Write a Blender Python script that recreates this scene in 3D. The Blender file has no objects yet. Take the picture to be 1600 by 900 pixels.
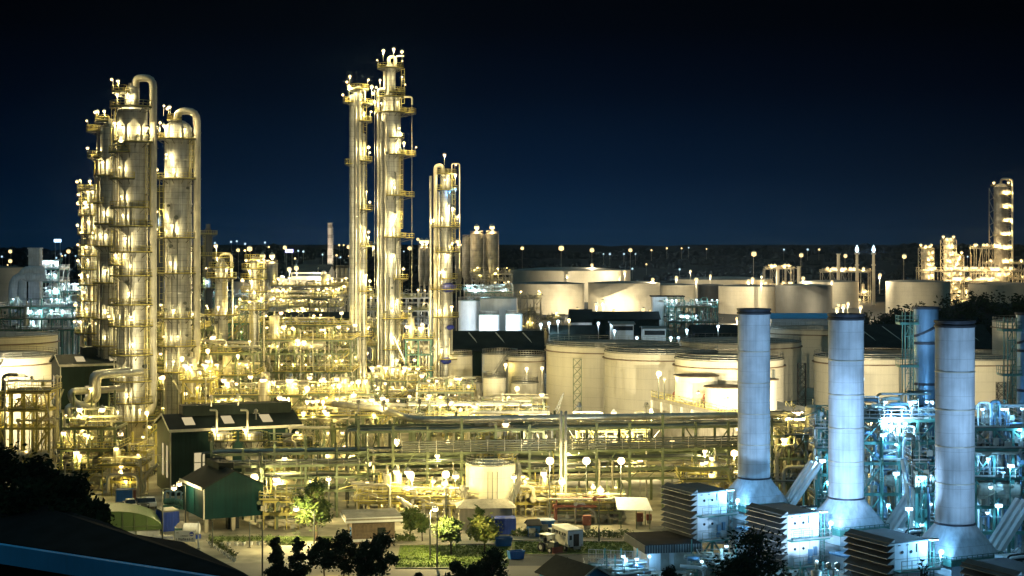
import bpy, math, random
from mathutils import Vector, noise as mnoise

# ---------------------------------------------------------------- camera, sky, exposure
SC = bpy.context.scene
COL = SC.collection
H = 40.0            # camera height above the plant
F = 2537.0          # focal length in pixels of the 1600 px wide photograph
cam_d = bpy.data.cameras.new("camera")
cam_d.sensor_width = 36.0
cam_d.lens = 36.0 * F / 1600.0
cam_d.shift_y = -62.0 / 1600.0
cam_d.clip_end = 20000
cam_o = bpy.data.objects.new("camera", cam_d)
COL.objects.link(cam_o)
cam_o.location = (0, 0, H)
cam_o.rotation_euler = (math.radians(90), 0, 0)
SC.camera = cam_o
SC.view_settings.view_transform = 'Standard'
SC.view_settings.look = 'None'
SC.view_settings.exposure = 1.5
SC.view_settings.gamma = 1.0
SC.cycles.use_denoising = True
SC.cycles.denoiser = 'OPENIMAGEDENOISE'
SC.cycles.use_light_tree = True
SC.cycles.max_bounces = 6
SC.cycles.diffuse_bounces = 4
SC.cycles.glossy_bounces = 2
SC.cycles.transmission_bounces = 2
SC.cycles.volume_bounces = 0
SC.cycles.sample_clamp_indirect = 3.0
SC.cycles.caustics_reflective = False
SC.cycles.caustics_refractive = False

W = bpy.data.worlds.new("World")
SC.world = W
W.use_nodes = True
nt = W.node_tree
for n_ in list(nt.nodes):
    nt.nodes.remove(n_)
def wn(t, **k):
    n = nt.nodes.new(t)
    for a, b in k.items():
        setattr(n, a, b)
    return n
out = wn('ShaderNodeOutputWorld'); bg = wn('ShaderNodeBackground')
tc = wn('ShaderNodeTexCoord'); sep = wn('ShaderNodeSeparateXYZ')
nt.links.new(tc.outputs['Generated'], sep.inputs[0])
# night sky: blue town glow at the horizon, fading to near black higher up and to the sides
ramp = wn('ShaderNodeValToRGB')
el = ramp.color_ramp.elements
el[0].position = 0.0; el[0].color = (.0022, .0225, .060, 1)
el[1].position = 1.0; el[1].color = (.0004, .0012, .0030, 1)
for p, c in ((.10, (.0016, .0185, .053, 1)), (.30, (.0005, .0088, .031, 1)), (.60, (.0002, .0031, .0118, 1)), (.85, (.0002, .0012, .0040, 1))):
    e = el.new(p); e.color = c
mz = wn('ShaderNodeMath', operation='MULTIPLY'); mz.inputs[1].default_value = 1 / .158
nt.links.new(sep.outputs['Z'], mz.inputs[0]); nt.links.new(mz.outputs[0], ramp.inputs[0])
ax = wn('ShaderNodeMath', operation='ADD'); ax.inputs[1].default_value = .02
nt.links.new(sep.outputs['X'], ax.inputs[0])
ab = wn('ShaderNodeMath', operation='ABSOLUTE'); nt.links.new(ax.outputs[0], ab.inputs[0])
mr = wn('ShaderNodeMapRange'); mr.inputs[1].default_value = .05; mr.inputs[2].default_value = .36
mr.inputs[3].default_value = 1.0; mr.inputs[4].default_value = .38
nt.links.new(ab.outputs[0], mr.inputs[0])
mul = wn('ShaderNodeVectorMath', operation='SCALE')
nt.links.new(ramp.outputs[0], mul.inputs[0]); nt.links.new(mr.outputs[0], mul.inputs['Scale'])
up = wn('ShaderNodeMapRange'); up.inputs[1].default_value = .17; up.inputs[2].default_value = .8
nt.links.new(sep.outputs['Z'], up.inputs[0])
cl = wn('ShaderNodeVectorMath', operation='SCALE'); cl.inputs[0].default_value = (.075, .175, .205)  # brighter teal zenith, out of view, added as ambient fill
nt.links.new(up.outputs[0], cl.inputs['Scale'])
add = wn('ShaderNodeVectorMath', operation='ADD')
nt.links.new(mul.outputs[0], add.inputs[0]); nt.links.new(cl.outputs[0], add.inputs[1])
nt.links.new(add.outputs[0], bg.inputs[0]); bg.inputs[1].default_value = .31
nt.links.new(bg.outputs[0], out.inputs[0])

# ---------------------------------------------------------------- pixel helpers for laying the plan out (photo pixels at a known distance)
def X(px, Y): return (px - 800.0) * Y / F
def Z(py, Y): return H - (py - 388.0) * Y / F
def GY(py): return F * H / (py - 388.0)
R = math.radians

# ---------------------------------------------------------------- mesh builder
class MB:
    def __init__(s):
        s.v = []; s.f = []; s.m = []; s.s = []
    def face(s, idx, mat=0, smooth=False):
        s.f.append(idx); s.m.append(mat); s.s.append(smooth)
    def box(s, c, d, rz=0, mat=0):
        cx, cy, cz = c; dx, dy, dz = d[0] / 2, d[1] / 2, d[2] / 2
        ca, sa = math.cos(rz), math.sin(rz); b = len(s.v)
        for z in (-dz, dz):
            for x, y in ((-dx, -dy), (dx, -dy), (dx, dy), (-dx, dy)):
                s.v.append((cx + x * ca - y * sa, cy + x * sa + y * ca, cz + z))
        for q in ((0, 3, 2, 1), (4, 5, 6, 7), (0, 1, 5, 4), (1, 2, 6, 5), (2, 3, 7, 6), (3, 0, 4, 7)):
            s.face([b + i for i in q], mat)
        return s
    def beam(s, p, q, w, h=None, mat=0):
        h = w if h is None else h
        p = Vector(p); q = Vector(q); d = q - p
        if d.length < 1e-6: return s
        d.normalize()
        up = Vector((0, 0, 1)) if abs(d.z) < .95 else Vector((0, 1, 0))
        a = d.cross(up).normalized() * (w / 2); c = a.cross(d).normalized() * (h / 2)
        b = len(s.v)
        for e in (p, q):
            for k in (-a - c, a - c, a + c, -a + c):
                s.v.append(tuple(e + k))
        for g in ((0, 3, 2, 1), (4, 5, 6, 7), (0, 1, 5, 4), (1, 2, 6, 5), (2, 3, 7, 6), (3, 0, 4, 7)):
            s.face([b + i for i in g], mat)
        return s
    def tube(s, pts, r, n=8, mat=0, caps=True, r2=None):
        pts = [Vector(p) for p in pts]; N = len(pts); b = len(s.v)
        prev = None
        for i, p in enumerate(pts):
            d = (pts[min(i + 1, N - 1)] - pts[max(i - 1, 0)])
            if d.length < 1e-9: d = Vector((0, 0, 1))
            d.normalize()
            if prev is None:
                a = d.orthogonal().normalized()
            else:
                a = (prev - d * prev.dot(d))
                a = a.normalized() if a.length > 1e-6 else d.orthogonal().normalized()
            prev = a; c = d.cross(a)
            rr = r if r2 is None else r + (r2 - r) * i / max(1, N - 1)
            for k in range(n):
                t = 2 * math.pi * k / n
                s.v.append(tuple(p + (a * math.cos(t) + c * math.sin(t)) * rr))
        for i in range(N - 1):
            for k in range(n):
                k2 = (k + 1) % n
                s.face([b + i * n + k, b + i * n + k2, b + (i + 1) * n + k2, b + (i + 1) * n + k], mat, True)
        if caps:
            s.face([b + k for k in range(n)][::-1], mat); s.face([b + (N - 1) * n + k for k in range(n)], mat)
        return s
    def pipe(s, pts, r, bend=None, n=8, mat=0):
        """a pipe with rounded elbows at its corners"""
        pts = [Vector(p) for p in pts]; bend = r * 3 if bend is None else bend
        o = [pts[0]]
        for i in range(1, len(pts) - 1):
            a, b, c = pts[i - 1], pts[i], pts[i + 1]
            d0 = (a - b); d1 = (c - b)
            t = min(bend, d0.length * .49, d1.length * .49)
            d0.normalize(); d1.normalize()
            p0 = b + d0 * t; p2 = b + d1 * t
            for k in range(5):
                u = k / 4.0
                o.append(p0 * (1 - u) ** 2 + b * 2 * u * (1 - u) + p2 * u * u)
        o.append(pts[-1])
        return s.tube(o, r, n, mat)
    def cyl(s, p, q, r, n=12, mat=0): return s.tube([p, q], r, n, mat)
    def lathe(s, prof, n=24, c=(0, 0), mat=0, a0=0, a1=None):
        b = len(s.v); full = a1 is None
        a1 = 2 * math.pi if full else a1
        cols = n if full else n + 1
        for r, z in prof:
            for k in range(cols):
                t = a0 + (a1 - a0) * k / n
                s.v.append((c[0] + r * math.cos(t), c[1] + r * math.sin(t), z))
        for i in range(len(prof) - 1):
            for k in range(n):
                k2 = (k + 1) % cols
                s.face([b + i * cols + k, b + i * cols + k2, b + (i + 1) * cols + k2, b + (i + 1) * cols + k], mat, True)
        if full:
            if prof[0][0] > 1e-4: s.face([b + k for k in range(n)][::-1], mat)
            if prof[-1][0] > 1e-4: s.face([b + (len(prof) - 1) * cols + k for k in range(n)], mat)
        return s
    def hcyl(s, p, q, r, n=14, mat=0, dome=.35):
        """drum with domed ends between two points"""
        p = Vector(p); q = Vector(q); d = (q - p).normalized()
        pts = []; rs = []
        for k in (0, .5, .85, 1):
            pts.append(p - d * (r * dome * (1 - k))); rs.append(r * math.sqrt(max(0.02, 1 - (1 - k) ** 2)))
        for k in (1, .85, .5, 0):
            pts.append(q + d * (r * dome * (1 - k))); rs.append(r * math.sqrt(max(0.02, 1 - (1 - k) ** 2)))
        a = d.orthogonal().normalized(); c = d.cross(a); b = len(s.v)
        for pp, rr in zip(pts, rs):
            for k in range(n):
                t = 2 * math.pi * k / n
                s.v.append(tuple(pp + (a * math.cos(t) + c * math.sin(t)) * rr))
        for i in range(len(pts) - 1):
            for k in range(n):
                k2 = (k + 1) % n
                s.face([b + i * n + k, b + i * n + k2, b + (i + 1) * n + k2, b + (i + 1) * n + k], mat, True)
        s.face([b + k for k in range(n)][::-1], mat); s.face([b + (len(pts) - 1) * n + k for k in range(n)], mat)
        return s
    def ball(s, c, r, mat=0, n=8, m=5, sz=1.0):
        prof = [(max(1e-5, r * math.sin(math.pi * i / m)), c[2] - sz * r * math.cos(math.pi * i / m)) for i in range(m + 1)]
        return s.lathe(prof, n, (c[0], c[1]), mat)
    def prism(s, poly, z0, z1, mat=0):
        b = len(s.v); n = len(poly)
        for z in (z0, z1):
            for x, y in poly: s.v.append((x, y, z))
        s.face([b + i for i in range(n)][::-1], mat); s.face([b + n + i for i in range(n)], mat)
        for i in range(n):
            j = (i + 1) % n; s.face([b + i, b + j, b + n + j, b + n + i], mat)
        return s
    def poly(s, pts, mat=0):
        b = len(s.v)
        for p in pts: s.v.append(tuple(p))
        s.face(list(range(b, b + len(pts))), mat); return s
    def slab(s, pts, t, mat=0):
        """flat panel of thickness t under a 3-D polygon given counter-clockwise from outside"""
        pts = [Vector(p) for p in pts]
        nn = (pts[1] - pts[0]).cross(pts[2] - pts[0]).normalized() * t
        b = len(s.v); n = len(pts)
        for p in pts: s.v.append(tuple(p))
        for p in pts: s.v.append(tuple(p - nn))
        s.face([b + i for i in range(n)], mat); s.face([b + n + i for i in range(n)][::-1], mat)
        for i in range(n):
            j = (i + 1) % n; s.face([b + j, b + i, b + n + i, b + n + j], mat)
        return s
    def rail(s, pts, h=1.1, t=.07, step=1.6, mat=0, closed=False):
        """handrail along a path of deck points: posts, two rails, toe plate"""
        pts = [Vector(p) for p in pts]
        if closed: pts = pts + [pts[0]]
        for a, b in zip(pts, pts[1:]):
            L = (b - a).length
            if L < 1e-3: continue
            k = max(1, round(L / step))
            for i in range(k + 1):
                p = a.lerp(b, i / k)
                s.beam(p, p + Vector((0, 0, h)), t, mat=mat)
            for hh in (h, h * .55): s.beam(a + Vector((0, 0, hh)), b + Vector((0, 0, hh)), t, mat=mat)
            s.beam(a + Vector((0, 0, .1)), b + Vector((0, 0, .1)), .03, .2, mat=mat)
        return s
    def ladder(s, p, z1, ang=0, w=.5, cage=True, mat=0):
        x, y, z0 = p; ca, sa = math.cos(ang), math.sin(ang)
        for k in (-1, 1):
            s.beam((x - sa * w / 2 * k, y + ca * w / 2 * k, z0), (x - sa * w / 2 * k, y + ca * w / 2 * k, z1), .07, mat=mat)
        z = z0
        while z < z1:
            s.beam((x - sa * w / 2, y + ca * w / 2, z), (x + sa * w / 2, y - ca * w / 2, z), .04, mat=mat); z += .6
        if cage:
            z = z0 + 2.2
            q = [(x + ca * .75 - sa * .25 * k, y + sa * .75 + ca * .25 * k) for k in (-1, 1)]
            for e in q: s.beam((e[0], e[1], z0 + 2.2), (e[0], e[1], z1), .05, mat=mat)
            while z < z1:
                s.beam((x - sa * w / 2, y + ca * w / 2, z), (*q[1], z), .05, mat=mat); s.beam((*q[0], z), (*q[1], z), .05, mat=mat)
                s.beam((x + sa * w / 2, y - ca * w / 2, z), (*q[0], z), .05, mat=mat); z += 1.2
        return s
    def stair(s, p, q, w=.9, mat=0):
        p = Vector(p); q = Vector(q); d = q - p
        side = Vector((-d.y, d.x, 0)).normalized() * (w / 2)
        for k in (-1, 1):
            s.beam(p + side * k, q + side * k, .06, .25, mat)
            s.beam(p + side * k + Vector((0, 0, 1)), q + side * k + Vector((0, 0, 1)), .06, mat=mat)
            for i in range(5):
                e = p.lerp(q, i / 4) + side * k; s.beam(e, e + Vector((0, 0, 1)), .06, mat=mat)
        n = max(3, int(abs(d.z) / .25))
        for i in range(n):
            e = p.lerp(q, (i + .5) / n); s.beam(e - side, e + side, .22, .04, mat)
        return s
    def mesh(s, name, mats):
        me = bpy.data.meshes.new(name)
        me.from_pydata(s.v, [], s.f)
        for m in (mats if isinstance(mats, (list, tuple)) else [mats]): me.materials.append(m)
        me.polygons.foreach_set('material_index', s.m)
        me.polygons.foreach_set('use_smooth', s.s)
        me.update()
        if any(s.s): me.set_sharp_from_angle(angle=math.radians(38))
        return me
    def build(s, name, mats, parent=None, loc=None, label=None):
        o = bpy.data.objects.new(name, s.mesh(name, mats)); COL.objects.link(o)
        if parent is not None: o.parent = parent
        if loc is not None: o.location = loc
        if label: o['label'] = label
        if not isinstance(mats, (list, tuple)) and mats.name in LAMPS:
            xs = [[p[i] for p in s.v] for i in range(3)]; lo = [min(q) for q in xs]; hi = [max(q) for q in xs]
            bulb(o, ((lo[0] + hi[0]) / 2, (lo[1] + hi[1]) / 2, lo[2] - .07), mats.name, (hi[0] - lo[0]) / 2)
        return o
LAMPS = {}          # lamp glass material name -> (colour, radiant strength of the bulb behind it)
BULBS = {}
def bulb(parent, loc, key, r, scale=1.0):
    """the light a lamp throws, kept inside its own lamp"""
    colr, st = LAMPS[key]
    if st <= 0: return
    P = round(4 * math.pi * st * math.pi * r * r * scale, -1); k = (key, P)
    if k not in BULBS:
        d = bpy.data.lights.new('bulb', 'POINT'); d.energy = P; d.color = colr; d.shadow_soft_size = 0.0; BULBS[k] = d
    o = bpy.data.objects.new('bulb', BULBS[k]); COL.objects.link(o); o.parent = parent; o.location = loc

def tag(o, label, cat, group=None, kind=None):
    if label: o['label'] = label
    if cat: o['category'] = cat
    if group: o['group'] = group
    if kind: o['kind'] = kind
    return o
def thing(name, label, cat, loc=(0, 0, 0), rz=0, group=None):
    o = bpy.data.objects.new(name, None); COL.objects.link(o)
    o.empty_display_size = .5
    o.location = loc; o.rotation_euler = (0, 0, rz)
    return tag(o, label, cat, group)
def place(me, name, parent=None, loc=(0, 0, 0), rz=0, sc=1.0):
    o = bpy.data.objects.new(name, me); COL.objects.link(o)
    if parent is not None: o.parent = parent
    o.location = loc; o.rotation_euler = (0, 0, rz)
    if sc != 1.0: o.scale = (sc, sc, sc)
    if me.get('lens_r'):
        bulb(o, (0, -.25, me['lens_z'] - me['lens_r'] - .07), me['lens_mat'], me['lens_r'])
    return o
def structure(name, mb, mats, loc=None):
    o = mb.build(name, mats, None, loc); o['kind'] = 'structure'; return o
def copy_tree(o, parent=None, loc=None, rz=None):
    c = o.copy(); COL.objects.link(c)
    if parent is not None: c.parent = parent
    if loc is not None: c.location = loc
    if rz is not None: c.rotation_euler = (0, 0, rz)
    for ch in list(o.children): copy_tree(ch, c)
    return c

# ---------------------------------------------------------------- procedural materials
def nodes(name):
    m = bpy.data.materials.new(name); m.use_nodes = True
    return m, m.node_tree, m.node_tree.nodes['Principled BSDF']
def paint(name, col, rough=.55, metal=0.0, var=.25, scale=.6, streak=0.0, seam=0.0, seam_w=.04, bump=0.0, bscale=6.0, corr=0.0, dark=None, spec=.5, vert=False):
    """paint or metal with uneven tone, run-down streaks, sheet seams, corrugation"""
    m, t, bs = nodes(name); N = t.nodes.new; L = t.links.new
    tc = N('ShaderNodeTexCoord')
    n1 = N('ShaderNodeTexNoise'); n1.inputs['Scale'].default_value = scale; n1.inputs['Detail'].default_value = 5
    L(tc.outputs['Object'], n1.inputs['Vector'])
    c = Vector(col); d = Vector(dark) if dark else c * (1 - var * 1.3)
    rp = N('ShaderNodeValToRGB'); rp.color_ramp.elements[0].position = .35; rp.color_ramp.elements[1].position = .65
    rp.color_ramp.elements[0].color = (*d, 1); rp.color_ramp.elements[1].color = (*[min(.95, x * (1 + var * .5)) for x in c], 1)
    L(n1.outputs['Fac'], rp.inputs[0]); cur = rp.outputs[0]
    if streak:
        mp = N('ShaderNodeMapping'); mp.inputs['Scale'].default_value = (1.7, 1.7, .09)
        L(tc.outputs['Object'], mp.inputs[0])
        n2 = N('ShaderNodeTexNoise'); n2.inputs['Scale'].default_value = 1.6; n2.inputs['Detail'].default_value = 4
        L(mp.outputs[0], n2.inputs['Vector'])
        mr = N('ShaderNodeMapRange'); mr.inputs[1].default_value = .42; mr.inputs[2].default_value = .72; mr.inputs[3].default_value = 1; mr.inputs[4].default_value = 1 - streak
        L(n2.outputs['Fac'], mr.inputs[0])
        sc_ = N('ShaderNodeVectorMath'); sc_.operation = 'SCALE'; L(cur, sc_.inputs[0]); L(mr.outputs[0], sc_.inputs['Scale']); cur = sc_.outputs[0]
    if seam:
        sp = N('ShaderNodeSeparateXYZ'); L(tc.outputs['Object'], sp.inputs[0])
        a = N('ShaderNodeMath'); a.operation = 'DIVIDE'; a.inputs[1].default_value = seam; L(sp.outputs['Z'], a.inputs[0])
        f = N('ShaderNodeMath'); f.operation = 'FRACT'; L(a.outputs[0], f.inputs[0])
        g = N('ShaderNodeMath'); g.operation = 'LESS_THAN'; g.inputs[1].default_value = seam_w; L(f.outputs[0], g.inputs[0])
        h = N('ShaderNodeMapRange'); h.inputs[3].default_value = 1; h.inputs[4].default_value = .55; L(g.outputs[0], h.inputs[0])
        sc2 = N('ShaderNodeVectorMath'); sc2.operation = 'SCALE'; L(cur, sc2.inputs[0]); L(h.outputs[0], sc2.inputs['Scale']); cur = sc2.outputs[0]
    L(cur, bs.inputs['Base Color'])
    bs.inputs['Roughness'].default_value = rough; bs.inputs['Metallic'].default_value = metal
    bs.inputs['Specular IOR Level'].default_value = spec
    if corr:
        wv = N('ShaderNodeTexWave'); wv.inputs['Scale'].default_value = corr; wv.inputs['Distortion'].default_value = 0
        wv.bands_direction = 'X'
        L(tc.outputs['Object'], wv.inputs['Vector'])
        bp = N('ShaderNodeBump'); bp.inputs['Strength'].default_value = .6; bp.inputs['Distance'].default_value = .05
        L(wv.outputs['Fac'], bp.inputs['Height']); L(bp.outputs[0], bs.inputs['Normal'])
    elif bump:
        nb = N('ShaderNodeTexNoise'); nb.inputs['Scale'].default_value = bscale; nb.inputs['Detail'].default_value = 6
        L(tc.outputs['Object'], nb.inputs['Vector'])
        bp = N('ShaderNodeBump'); bp.inputs['Strength'].default_value = bump; bp.inputs['Distance'].default_value = .1
        L(nb.outputs['Fac'], bp.inputs['Height']); L(bp.outputs[0], bs.inputs['Normal'])
    return m
def glow(name, col, strength, sampling=True):
    m = bpy.data.materials.new(name); m.use_nodes = True; t = m.node_tree
    t.nodes.remove(t.nodes['Principled BSDF'])
    e = t.nodes.new('ShaderNodeEmission'); e.inputs[0].default_value = (*col, 1); e.inputs[1].default_value = strength
    t.links.new(e.outputs[0], t.nodes['Material Output'].inputs[0])
    if not sampling: m.cycles.emission_sampling = 'NONE'
    return m
def leafmat(name, col, col2):
    m, t, bs = nodes(name); N = t.nodes.new; L = t.links.new
    tc = N('ShaderNodeTexCoord'); n1 = N('ShaderNodeTexNoise'); n1.inputs['Scale'].default_value = .9; n1.inputs['Detail'].default_value = 3
    L(tc.outputs['Object'], n1.inputs['Vector'])
    rp = N('ShaderNodeValToRGB'); rp.color_ramp.elements[0].position = .4; rp.color_ramp.elements[1].position = .62
    rp.color_ramp.elements[0].color = (*col, 1); rp.color_ramp.elements[1].color = (*col2, 1)
    L(n1.outputs['Fac'], rp.inputs[0]); L(rp.outputs[0], bs.inputs['Base Color']); bs.inputs['Roughness'].default_value = .75; bs.inputs['Specular IOR Level'].default_value = .04 if max(col) < .02 else .3
    return m

MT = {}
MT['clad'] = paint('aluminium cladding', (.50, .50, .48), .48, .45, .25, .35, .40, 1.25, .06)
MT['clad2'] = paint('dull insulation cladding', (.36, .35, .32), .55, .35, .25, .4, .35, 1.0, .06)
MT['skirt'] = paint('fireproofed concrete skirt', (.46, .42, .33), .85, 0, .25, .5, .25, 2.4, .02, .2)
MT['yellow'] = paint('yellow safety paint', (.50, .43, .13), .5, 0, .15, 1.0)
MT['deck'] = paint('steel grating', (.085, .085, .065), .75, .1, .3, 1.5)
MT['green'] = paint('grey green steel paint', (.15, .185, .105), .55, 0, .25, .7)
MT['teal_steel'] = paint('teal steel paint', (.07, .21, .17), .5, 0, .25, .7)
MT['grey'] = paint('galvanised steel', (.42, .41, .37), .45, .5, .2, 1.0)
MT['pipe'] = paint('insulated pipe jacket', (.55, .53, .46), .35, .7, .2, .5, .15)
MT['pipe2'] = paint('grey painted pipe', (.45, .43, .36), .5, 0, .2, .5, .15)
MT['pipe3'] = paint('cream painted pipe', (.62, .57, .43), .5, 0, .15, .5, .15)
MT['darkpipe'] = paint('dark pipe paint', (.10, .11, .10), .5, .2, .2, .5)
MT['vessel'] = paint('vessel shell', (.58, .54, .44), .45, .35, .18, .4, .3, 1.6, .03)
MT['tank'] = paint('cream tank paint', (.60, .56, .46), .55, 0, .10, .12, .09, 2.3, .018)
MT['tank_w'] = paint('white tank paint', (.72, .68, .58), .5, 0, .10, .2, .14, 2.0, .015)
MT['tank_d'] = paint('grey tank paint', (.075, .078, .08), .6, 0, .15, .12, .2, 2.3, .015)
MT['tankroof'] = paint('tank roof', (.20, .20, .18), .7, 0, .3, .2)
MT['rim'] = paint('rusty wind girder', (.20, .14, .09), .7, .1, .3, .8)
MT['concrete'] = paint('concrete', (.36, .33, .27), .85, 0, .2, .4, .25, 0, 0, .2)
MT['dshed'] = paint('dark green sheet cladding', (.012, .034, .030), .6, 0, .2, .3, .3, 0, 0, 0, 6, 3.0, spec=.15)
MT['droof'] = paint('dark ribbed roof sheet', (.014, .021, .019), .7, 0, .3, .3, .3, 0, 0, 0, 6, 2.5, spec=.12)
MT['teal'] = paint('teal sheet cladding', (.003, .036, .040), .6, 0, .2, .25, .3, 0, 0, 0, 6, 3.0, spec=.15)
MT['trim'] = paint('pale flashing', (.50, .48, .42), .5, .2, .15, 1)
MT['white'] = paint('white panel paint', (.74, .75, .76), .45, 0, .06, .4, .12)
MT['stack'] = paint('stack paint', (.52, .56, .62), .85, 0, .14, .45, .26, 2.0, .015)
MT['stackcap'] = paint('sooty stack lip', (.04, .045, .06), .6, .2, .3, 1)
MT['louvre'] = paint('weathered louvre steel', (.075, .085, .09), .65, .1, .2, .6)
MT['blue_duct'] = paint('blue grey duct', (.20, .33, .46), .35, .35, .15, .3, .15)
MT['blue'] = paint('blue container paint', (.015, .06, .42), .45, 0, .15, .6, .2, 0, 0, 0, 6, 2.2)
MT['blue2'] = paint('mid blue paint', (.02, .16, .50), .45, 0, .15, .6, .2)
MT['tarp'] = paint('blue tarpaulin', (.015, .03, .30), .6, 0, .3, 1.2, 0, 0, 0, .5, 2)
MT['red'] = paint('red paint', (.26, .085, .055), .5, 0, .2, 1)
MT['black'] = paint('black rubber and soot', (.015, .016, .018), .7, 0, .3, 1)
MT['glass'] = paint('dark window glass', (.02, .025, .03), .12, 0, .1, 1)
MT['brick'] = paint('tan brick', (.16, .12, .085), .85, 0, .2, 2.5)
MT['roofblack'] = paint('dark house roof', (.012, .013, .015), .9, 0, .3, .5, spec=.1)
MT['fascia'] = paint('blue roof edge', (.07, .46, .90), .6, 0, .15, .2, .1)
MT['canopy'] = paint('pale green canopy sheet', (.10, .16, .05), .5, 0, .12, .3, .1)
MT['trunk'] = paint('bark', (.10, .07, .045), .9, 0, .35, 3, .2)
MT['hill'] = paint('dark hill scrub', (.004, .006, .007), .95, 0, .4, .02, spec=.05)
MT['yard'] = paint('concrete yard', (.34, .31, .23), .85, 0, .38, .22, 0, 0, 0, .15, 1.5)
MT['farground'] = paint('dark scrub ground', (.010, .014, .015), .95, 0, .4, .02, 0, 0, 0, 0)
MT['asphalt'] = paint('asphalt', (.075, .075, .075), .8, 0, .25, .12, 0, 0, 0, .2, 8)
MT['roadpale'] = paint('pale concrete road', (.27, .24, .19), .85, 0, .2, .1, 0, 0, 0, .15, 2)
MT['grassbase'] = paint('lawn', (.12, .17, .035), .95, 0, .35, .35, 0, 0, 0, .5, 9)
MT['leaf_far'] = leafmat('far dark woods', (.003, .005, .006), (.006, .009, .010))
MT['leaf_unlit'] = leafmat('unlit leaves', (.010, .018, .010), (.022, .036, .016))  # darkness of the unlit trees painted into the leaf colour
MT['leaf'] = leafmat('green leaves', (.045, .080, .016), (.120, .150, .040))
MT['leaf_lime'] = leafmat('yellow green leaves', (.13, .17, .03), (.28, .28, .07))
MT['grass'] = leafmat('mown grass', (.11, .17, .03), (.19, .25, .05))
MT['skin'] = paint('skin', (.35, .22, .15), .6, 0, .1, 4)
MT['cloth'] = paint('dark work cloth', (.08, .07, .08), .9, 0, .2, 4)
# ---------------------------------------------------------------- lamps
WARM = (1.0, .77, .21); CREAM = (1.0, .82, .36); WHITE = (.80, .93, 1.0); CYAN = (.25, .80, 1.0); BLUE = (.12, .45, 1.0)
def lampglass(key, name, col, seen, st):
    MT[key] = glow(name, col, seen, False); LAMPS[name] = (col, st)
CYAN = (.30, .70, 1.0); COOL = (.55, .82, 1.0)
ORANGE = (1.0, .68, .28)
lampglass('warm', 'sodium lamp glass', ORANGE, 2.4, 150)
LAMPS['sodium lamp glass'] = (WARM, 21)
lampglass('col', 'column lamp glass', ORANGE, 2.0, 150)
LAMPS['column lamp glass'] = ((1.0, .80, .36), 62)
lampglass('street', 'street lamp glass', CREAM, 4.0, 520)
lampglass('warm_dot', 'far sodium lamp glass', ORANGE, 1.3, 20)
lampglass('warm_far', 'distant sodium lamp glass', ORANGE, .8, 230)
LAMPS['distant sodium lamp glass'] = ((1.0, .82, .50), 230)
lampglass('warm_town', 'town sodium lamp glass', ORANGE, .8, 0)
lampglass('cool_town', 'town white lamp glass', COOL, .5, 0)
lampglass('cream', 'floodlight glass', (1.0, .74, .32), 3.0, 85)
LAMPS['floodlight glass'] = (CREAM, 85)
lampglass('cool', 'mercury lamp glass', COOL, 2.2, 80)
lampglass('cyan', 'cyan lamp glass', (.45, .80, 1.0), 3.0, 190)
LAMPS['cyan lamp glass'] = ((.22, .58, 1.0), 48)
lampglass('bluel', 'blue lamp glass', BLUE, 1.6, 28)
MT['lit'] = glow('lit window', (1.0, .82, .45), .22, False)
def ico(mb, c, r, mat=0):
    t = (1 + 5 ** .5) / 2; k = r / math.sqrt(1 + t * t); b = len(mb.v)
    for x, y, z in ((-1, t, 0), (1, t, 0), (-1, -t, 0), (1, -t, 0), (0, -1, t), (0, 1, t), (0, -1, -t), (0, 1, -t), (t, 0, -1), (t, 0, 1), (-t, 0, -1), (-t, 0, 1)):
        mb.v.append((c[0] + x * k, c[1] + y * k, c[2] + z * k))
    for f in ((0, 11, 5), (0, 5, 1), (0, 1, 7), (0, 7, 10), (0, 10, 11), (1, 5, 9), (5, 11, 4), (11, 10, 2), (10, 7, 6), (7, 1, 8), (3, 9, 4), (3, 4, 2), (3, 2, 6), (3, 6, 8), (3, 8, 9), (4, 9, 5), (2, 4, 11), (6, 2, 10), (8, 6, 7), (9, 8, 1)):
        mb.face([b + i for i in f], mat, True)
def lamp_mesh(name, mat, r=.37, pole=2.2, steel='grey'):
    m = MB()
    if pole > .3:
        m.beam((0, 0, 0), (0, 0, pole), .07)
        m.beam((0, 0, pole), (0, -.25, pole + .12), .06)
    m.lathe([(r * .75, pole + .05 + r * .55), (r * 1.0, pole + .05 + r * .3), (r * .3, pole + .05 + r * 1.15), (.02, pole + .05 + r * 1.3)], 8, (0, -.25))
    ico(m, (0, -.25, pole + .05), r, 1)
    me = m.mesh(name, [MT[steel], MT[mat]])
    me['lens_r'] = r; me['lens_z'] = pole + .05; me['lens_mat'] = MT[mat].name
    return me
class Lamps(dict):
    """lamp fittings by kind; the common kinds come in several sizes"""
    rnd = random.Random(4)
    def __getitem__(s, k):
        v = dict.__getitem__(s, k)
        return s.rnd.choice(v) if isinstance(v, list) else v
LM = Lamps({
    'col': [lamp_mesh('lamp', 'col', q, p) for q, p in ((.24, 2.0), (.30, 2.3), (.34, 1.8), (.40, 2.5))],
    'warm': [lamp_mesh('lamp', 'warm', q, p) for q, p in ((.24, 1.6), (.30, 2.4), (.37, 2.2), (.44, 2.6), (.55, 2.9))], 'warmlow': lamp_mesh('lamp', 'warm', .26, .25),
    'cream': lamp_mesh('lamp', 'cream', .42, 2.4), 'cool': lamp_mesh('lamp', 'cool', .34),
    'cyan': lamp_mesh('lamp', 'cyan', .26), 'blue': lamp_mesh('lamp', 'bluel', .26),
    'far': lamp_mesh('lamp', 'warm_dot', 1.15, 2.5), 'farcool': lamp_mesh('lamp', 'cool', .42, 2.5),
})
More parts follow.
